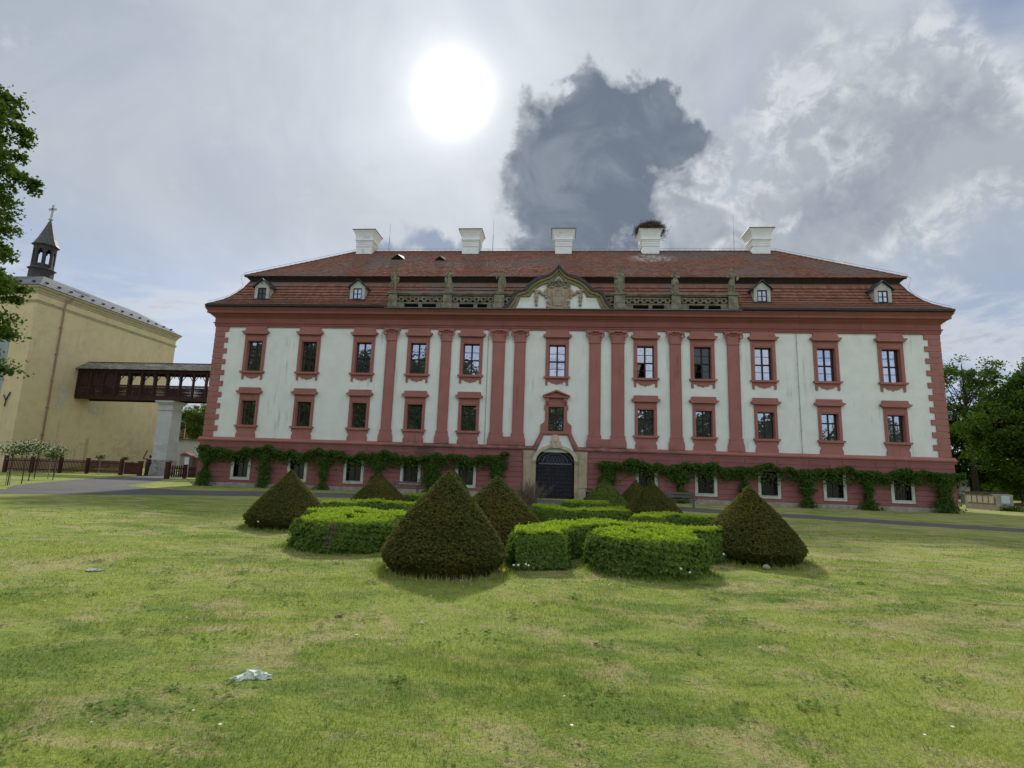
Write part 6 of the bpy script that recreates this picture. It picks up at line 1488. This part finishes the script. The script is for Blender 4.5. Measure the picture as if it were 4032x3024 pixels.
# ------------------------------------------------------------------ right: memorial wall, stele, hut, flower bed
nw = thing('memorial_wall', 'low concrete wall with five pale plaques and a blue sheet, right of the palace', 'wall')
A, B, C_ = Vector((33.1, 10.0, 0)), Vector((33.1, 6.6, 0)), Vector((34.5, 7.1, 0))
m = MB(); m.flat([(33.1, 10.0), (33.1, 6.6), (34.5, 7.1), (34.5, 10.4)], 0, 1.22); m.build('block', 'concrete', nw)
m = MB(); m.flat([(33.0, 10.1), (33.0, 7.4), (34.6, 7.6), (34.6, 10.5)], 1.222, 1.34); m.build('coping', 'gutter', nw)
for k in range(5):
    y = 9.72-k*.56; q = MB(); q.box(33.06, 33.1, y-.43, y, .52, 1.08); q.build('plaque', 'plaque', nw)
d = (C_-B).normalized(); nn = Vector((d.y, -d.x, 0)); q = MB(); a, b = B+d*.22+nn*.02, B+d*1.12+nn*.02; q.add([(a.x, a.y, .55), (b.x, b.y, .55), (b.x, b.y, 1.12), (a.x, a.y, 1.12), (a.x-nn.x*.02, a.y-nn.y*.02, .55), (b.x-nn.x*.02, b.y-nn.y*.02, .55), (b.x-nn.x*.02, b.y-nn.y*.02, 1.12), (a.x-nn.x*.02, a.y-nn.y*.02, 1.12)], [(0, 1, 2, 3), (7, 6, 5, 4), (0, 4, 5, 1), (3, 2, 6, 7)]); o = q.build('notice_sheet', 'bluepaper', nw); o['label'] = 'pale blue sheet on the short end'
P = np.stack([RNG.normal(34.0, .45, 900), RNG.normal(6.55, .14, 900), np.abs(RNG.normal(0, .16, 900))], 1)
o = link('low_plant', poly_mesh('low_plant', leaf_cards(P, .11), 4, 'ivy')); tag(o, 'low dark green plant at the foot of the memorial wall', 'plant')
st = thing('stone_stele', 'pale stepped stone monument under the trees, left of the memorial wall', 'monument', (44.8, 26.7, 0)); m = MB(); m.frus(0, 0, 0, .9, .32, .3, .26, .26); m.build('shaft', 'plaque', st); m = MB(); m.frus(.05, 0, .9, 1.15, .5, .35, .42, .3); m.frus(.0, 0, 1.15, 1.8, .36, .28, .40, .28); m.build('waist', 'whitewall', st); m = MB(); m.frus(-.05, 0, 1.8, 2.45, .44, .3, .3, .25); m.build('crown', 'whitewall', st)
hu = thing('garden_hut', 'grey block shaped hut in the shade behind the memorial wall', 'hut', (53.5, 41, 0)); m = MB(); m.box(-.9, .9, -.8, .8, 0, 1.9); m.build('wall', 'grey', hu); m = MB(); m.add([(-1.05, -.95, 1.9), (1.05, -.95, 1.9), (1.05, .95, 2.1), (-1.05, .95, 2.1), (-1.05, -.95, 2.6), (1.05, -.95, 2.6), (.8, .95, 2.9), (-.8, .95, 2.9)], [(0, 3, 2, 1), (4, 5, 6, 7), (0, 1, 5, 4), (1, 2, 6, 5), (2, 3, 7, 6), (3, 0, 4, 7)]); m.build('roof', 'lead', hu)
fb = thing('flower_bed', 'round flower bed of pink and yellow at the right edge of the lawn', 'flower bed', (47.4, 21.0, 0)); m = MB(); m.lathe([(1.9, 0), (1.85, .16), (1.5, .28), (.2, .42)], 20); m.build('soil', 'brick', fb)
P = np.stack([RNG.normal(0, .9, 1500), RNG.normal(0, .9, 1500), np.zeros(1500)], 1); rr_ = np.hypot(P[:, 0], P[:, 1]); P = P[rr_ < 1.85]; rr_ = rr_[rr_ < 1.85]; P[:, 2] = .42-.14*rr_
link('pink_flowers', poly_mesh('pink_flowers', leaf_cards(P[rr_ > 1.0], .14, np.array([[0, 0, 1.0]]).repeat((rr_ > 1.0).sum(), 0)), 4, 'pinkflower'), fb); link('yellow_flowers', poly_mesh('yellow_flowers', leaf_cards(P[rr_ <= 1.0]+np.array([0, 0, .08]), .16, np.array([[0, 0, 1.0]]).repeat((rr_ <= 1.0).sum(), 0)), 4, 'yellowflower'), fb)

# ------------------------------------------------------------------ trees
def tree(name, label, loc, trunk_h, trunk_r, crown, ncl, nleaf, lsize, mat, clr=.75, group=None, seed=0, cat='tree', limbs=True):
    """crown: list of ellipsoids (x,y,z,rx,ry,rz) about the trunk foot; leaves in loose clumps, limbs reach the clumps"""
    g = np.random.default_rng(seed); root = thing(name, label, cat, loc, 0, group)
    C = []; tot = sum(c[3]*c[4]*c[5] for c in crown)
    for c in crown:
        k = max(2, int(ncl*c[3]*c[4]*c[5]/tot)); d = unit(g.normal(size=(k, 3))); r = g.uniform(.25, 1, (k, 1))**.45
        C.append(np.array(c[:3])+d*r*np.array(c[3:]))
    C = np.concatenate(C); per = max(8, int(nleaf/len(C)))
    s = clr*g.uniform(.6, 1.35, (len(C), 1, 1))
    P = C[:, None, :]+g.normal(0, 1, (len(C), per, 3))*s*np.array([.55, .55, .34])
    P = P.reshape(-1, 3); P[:, 2] = np.maximum(P[:, 2], .05)
    N = np.tile(np.array([[0, 0, .8]]), (len(P), 1))
    link('crown', poly_mesh('crown', leaf_cards(P, lsize, N, 1.0, .7, g), 4, mat), root)
    m = MB(); cz = np.mean([c[2] for c in crown]); cxy = np.mean([c[:2] for c in crown], 0); topz = max(c[2]+c[5]*.5 for c in crown)
    trunk = [(0, 0, 0), (.06*trunk_h*.1, .02, trunk_h*.5), (cxy[0]*.2, cxy[1]*.2, trunk_h), (cxy[0]*.7, cxy[1]*.7, (trunk_h+topz)/2), (cxy[0], cxy[1], topz)]
    m.tube(trunk, [trunk_r*1.25, trunk_r, trunk_r*.85, trunk_r*.5, trunk_r*.12], 9)
    if limbs:
        idx = g.permutation(len(C))[:min(len(C), 46)]
        for i in idx:
            e = Vector(C[i]); t = g.uniform(.0, .8); b = Vector(trunk[2]).lerp(Vector(trunk[4]), t*.8); b.z = min(b.z, e.z*.92+.1); mid = b.lerp(e, .5)+Vector((g.normal(0, .2), g.normal(0, .2), .12*(e-b).length)); r0 = trunk_r*(.36-.22*t)
            m.tube([b, mid, e], [r0, r0*.6, r0*.18], 5, False)
    m.build('trunk', 'bark', root); return root
tree('maple_tree', 'leafy maple reaching into the picture at the left edge, before the church', (-28.1, -17.4, 0), 4.2, .34,
     [(1.3, 0, 16.8, 2.0, 2.4, 2.0), (2.2, .2, 14.5, 2.1, 2.2, 1.3), (1.9, 0, 12.6, 2.1, 2.4, 1.0), (1.7, 0, 10.7, 2.2, 2.4, 1.0), (2.5, .1, 8.9, 2.4, 2.4, .9), (2.4, .2, 7.1, 2.3, 2.4, .9), (3.0, 0, 5.4, 2.4, 2.2, .55), (-2.2, 0, 11, 2.4, 2.6, 5.5)], 620, 78000, .18, 'maple', .40, seed=4)
RT = 'trees standing to the right of the palace'
tree('locust_tree', 'tall open tree with sky showing through, just right of the palace corner', (44.4, 24.5, 0), 6, .26, [(-2.2, 0, 12.6, 2.6, 3, 2.8), (.6, 0, 14.0, 2.8, 3, 1.9), (2.6, 0, 12.0, 2.2, 3, 2.6), (-2.8, 0, 9.0, 2.4, 3, 2.2), (.8, 0, 9.8, 2.6, 3, 2.2)], 150, 10500, .24, 'maple', .6, RT, 6)
tree('broad_tree', 'dense dark broad tree with a low crown at the right edge', (43.6, 16.0, 0), 4, .45, [(1.5, 0, 9.4, 4.6, 4.5, 3.4), (3, 0, 12.2, 3.4, 4, 1.9), (-2.0, 0, 7.0, 3.6, 4, 2.4), (4, 0, 5.6, 5, 4, 2.8), (-1.8, 0, 4.6, 3.2, 3.2, 1.9)], 420, 46000, .27, 'tree', .75, RT, 7)
tree('broad_tree', 'shadowy tree filling the gap behind the palace corner', (42.6, 29.0, 0), 3.0, .4, [(0, 0, 7.4, 4.8, 4, 3.2), (-3, 0, 4.4, 3.4, 3, 2.8), (3.5, 0, 5.5, 4.4, 4, 3.6), (0, 0, 2.4, 6, 3, 1.9)], 420, 42000, .28, 'tree', .8, RT, 8)
tree('broad_tree', 'far dark tree behind the memorial wall at the right edge', (57.0, 30.0, 0), 4, .5, [(0, 0, 9.5, 6, 5, 4.5), (-3, 0, 4.6, 6, 4, 3.8), (5, 0, 5.4, 6, 5, 4.4)], 420, 40000, .36, 'tree', 1.0, RT, 9)
tree('small_tree', 'light green young tree behind the memorial wall', (49.3, 25.0, 0), 1.4, .12, [(0, 0, 2.9, 1.7, 1.5, 1.1), (-.9, 0, 2.2, 1.0, 1, .7)], 90, 8000, .17, 'treelight', .4, RT, 10)
P = RNG.normal(0, 1, (26000, 3))*np.array([16, 3.2, 1.3])+np.array([66, 52, 1.6]); P[:, 2] = np.abs(P[:, 2])
o = link('far_shrubbery', poly_mesh('far_shrubbery', leaf_cards(P, .45), 4, 'tree')); tag(o, kind='stuff')
tree('garden_tree', 'green tree between the white pier and the palace, behind the old wall', (-54.6, 40.5, 0), 3, .25, [(0, 0, 7.2, 2.8, 2.6, 3.2), (1.5, 0, 5.6, 2, 2, 1.6)], 130, 10000, .24, 'treelight', .6, None, 11)
tree('garden_tree', 'pale blossoming tree above the brown house roof by the palace corner', (-56.8, 44.5, 0), 4, .2, [(0, 0, 9.4, 2.0, 2, 1.4), (1.4, 0, 8.0, 2, 2, 1.2)], 60, 3200, .24, 'treelight', .6, None, 12)
# the park wood behind the viewer, which the window panes mirror: one mass of crowns and trunks
g = np.random.default_rng(20); LV, TV = [], []
for k, (x, y, h) in enumerate([(-92, -70, 30), (-78, -76, 31), (-64, -78, 31), (-52, -82, 31), (-41, -80, 30), (-31, -84, 30), (-21, -82, 27), (-11, -86, 17), (0, -84, 18), (11, -86, 18), (23, -84, 18), (36, -86, 18), (50, -84, 17), (64, -80, 17)]):
    sp = 1.0 if x < -45 else .75; r = 6.7
    for cz, rz in ((h*.64, h*.34), (h*.3, h*.24)):
        kc = int(130*sp)+60; C = unit(g.normal(size=(kc, 3)))*g.uniform(.25, 1, (kc, 1))**.45*np.array([r, r, rz])+np.array([x, y, cz])
        P = (C[:, None, :]+g.normal(0, 1, (kc, int(30*sp)+24, 3))*1.1*g.uniform(.6, 1.3, (kc, 1, 1))*np.array([.55, .55, .34])).reshape(-1, 3); P[:, 2] = np.maximum(P[:, 2], .1)
        LV.append(leaf_cards(P, .85, np.tile(np.array([[0, 0, .8]]), (len(P), 1)), 1.0, .7, g))
    for q in range(6):
        a, b = q*math.pi/3, (q+1)*math.pi/3
        TV.append(np.array([(x+.6*math.cos(a), y+.6*math.sin(a), 0), (x+.6*math.cos(b), y+.6*math.sin(b), 0), (x+.2*math.cos(b), y+.2*math.sin(b), h*.8), (x+.2*math.cos(a), y+.2*math.sin(a), h*.8)]))
    for q in range(22):
        e = np.array([x, y, h*.62])+unit(g.normal(size=(1, 3)))[0]*np.array([r*.9, r*.9, h*.3]); b = np.array([x, y, g.uniform(.25, .7)*h]); u = np.array([.12, 0, .06]); TV.append(np.array([b-u, b+u, e+u*.2, e-u*.2]))
nl = sum(len(v) for v in LV)//4; me = poly_mesh('park_wood', np.concatenate(LV+TV), 4, 'tree'); me.materials.append(MT['bark'])
idx = np.zeros(len(me.polygons), dtype=np.int32); idx[nl:] = 1; me.polygons.foreach_set('material_index', idx)
tag(link('park_wood', me), kind='stuff')

# standard roses / shrubs on tall stems at the left
SH = [(-30.75, -8.8, 1.95, .55, 'nearest the camera with twin stakes'), (-31.9, -6.9, 2.15, .6, 'second nearest, full of white bloom'), (-35.2, -3.3, 2.2, .6, 'in the middle of the row with white bloom'), (-38.7, .5, 2.3, .62, 'behind the middle one'), (-36.9, .2, 2.1, .55, 'at the inner bend of the row'), (-38.4, 1.3, 1.75, .40, 'near the path edge with small green head'), (-42.8, 6.3, 1.75, .36, 'standing alone before the fence'), (-46.2, 14.6, 1.8, .32, 'with a bare pale stem before the first fence panel'), (-44.2, 15.4, 1.75, .28, 'with a bare pale stem before the second fence panel')]
for k, (x, y, h, r, ex) in enumerate(SH):
    t = thing('standard_shrub', 'small standard shrub '+ex+', left lawn', 'shrub', (x, y, 0), 0, 'standard shrubs on the left lawn'); g = RNG
    m = MB(); m.tube([(0, 0, 0), (.02, 0, h*.5), (0, .02, h-.2)], [.03, .026, .022], 6); m.build('stem', 'bark' if k < 5 else 'shingle', t)
    if k == 0: m = MB(); m.tube([(-.12, 0, 0), (-.1, 0, .9)], .02, 5); m.tube([(.12, 0, 0), (.1, 0, .9)], .02, 5); m.build('stakes', 'shingle', t)
    n = int(520*r/.5); P = g.normal(0, 1, (n, 3))*np.array([r*.62, r*.62, r*.34])+np.array([0, 0, h]); tag(link('head', poly_mesh('head', leaf_cards(P, .10), 4, 'rose'), t), kind='stuff')
    n = int((170 if k < 5 else 30)*r/.5); P = g.normal(0, 1, (n, 3))*np.array([r*.68, r*.68, r*.36])+np.array([0, 0, h+.08]); tag(link('blossom', poly_mesh('blossom', leaf_cards(P, .085, np.tile(np.array([[0, 0, 1.]]), (n, 1)), .7, .9), 4, 'blossom'), t), kind='stuff')
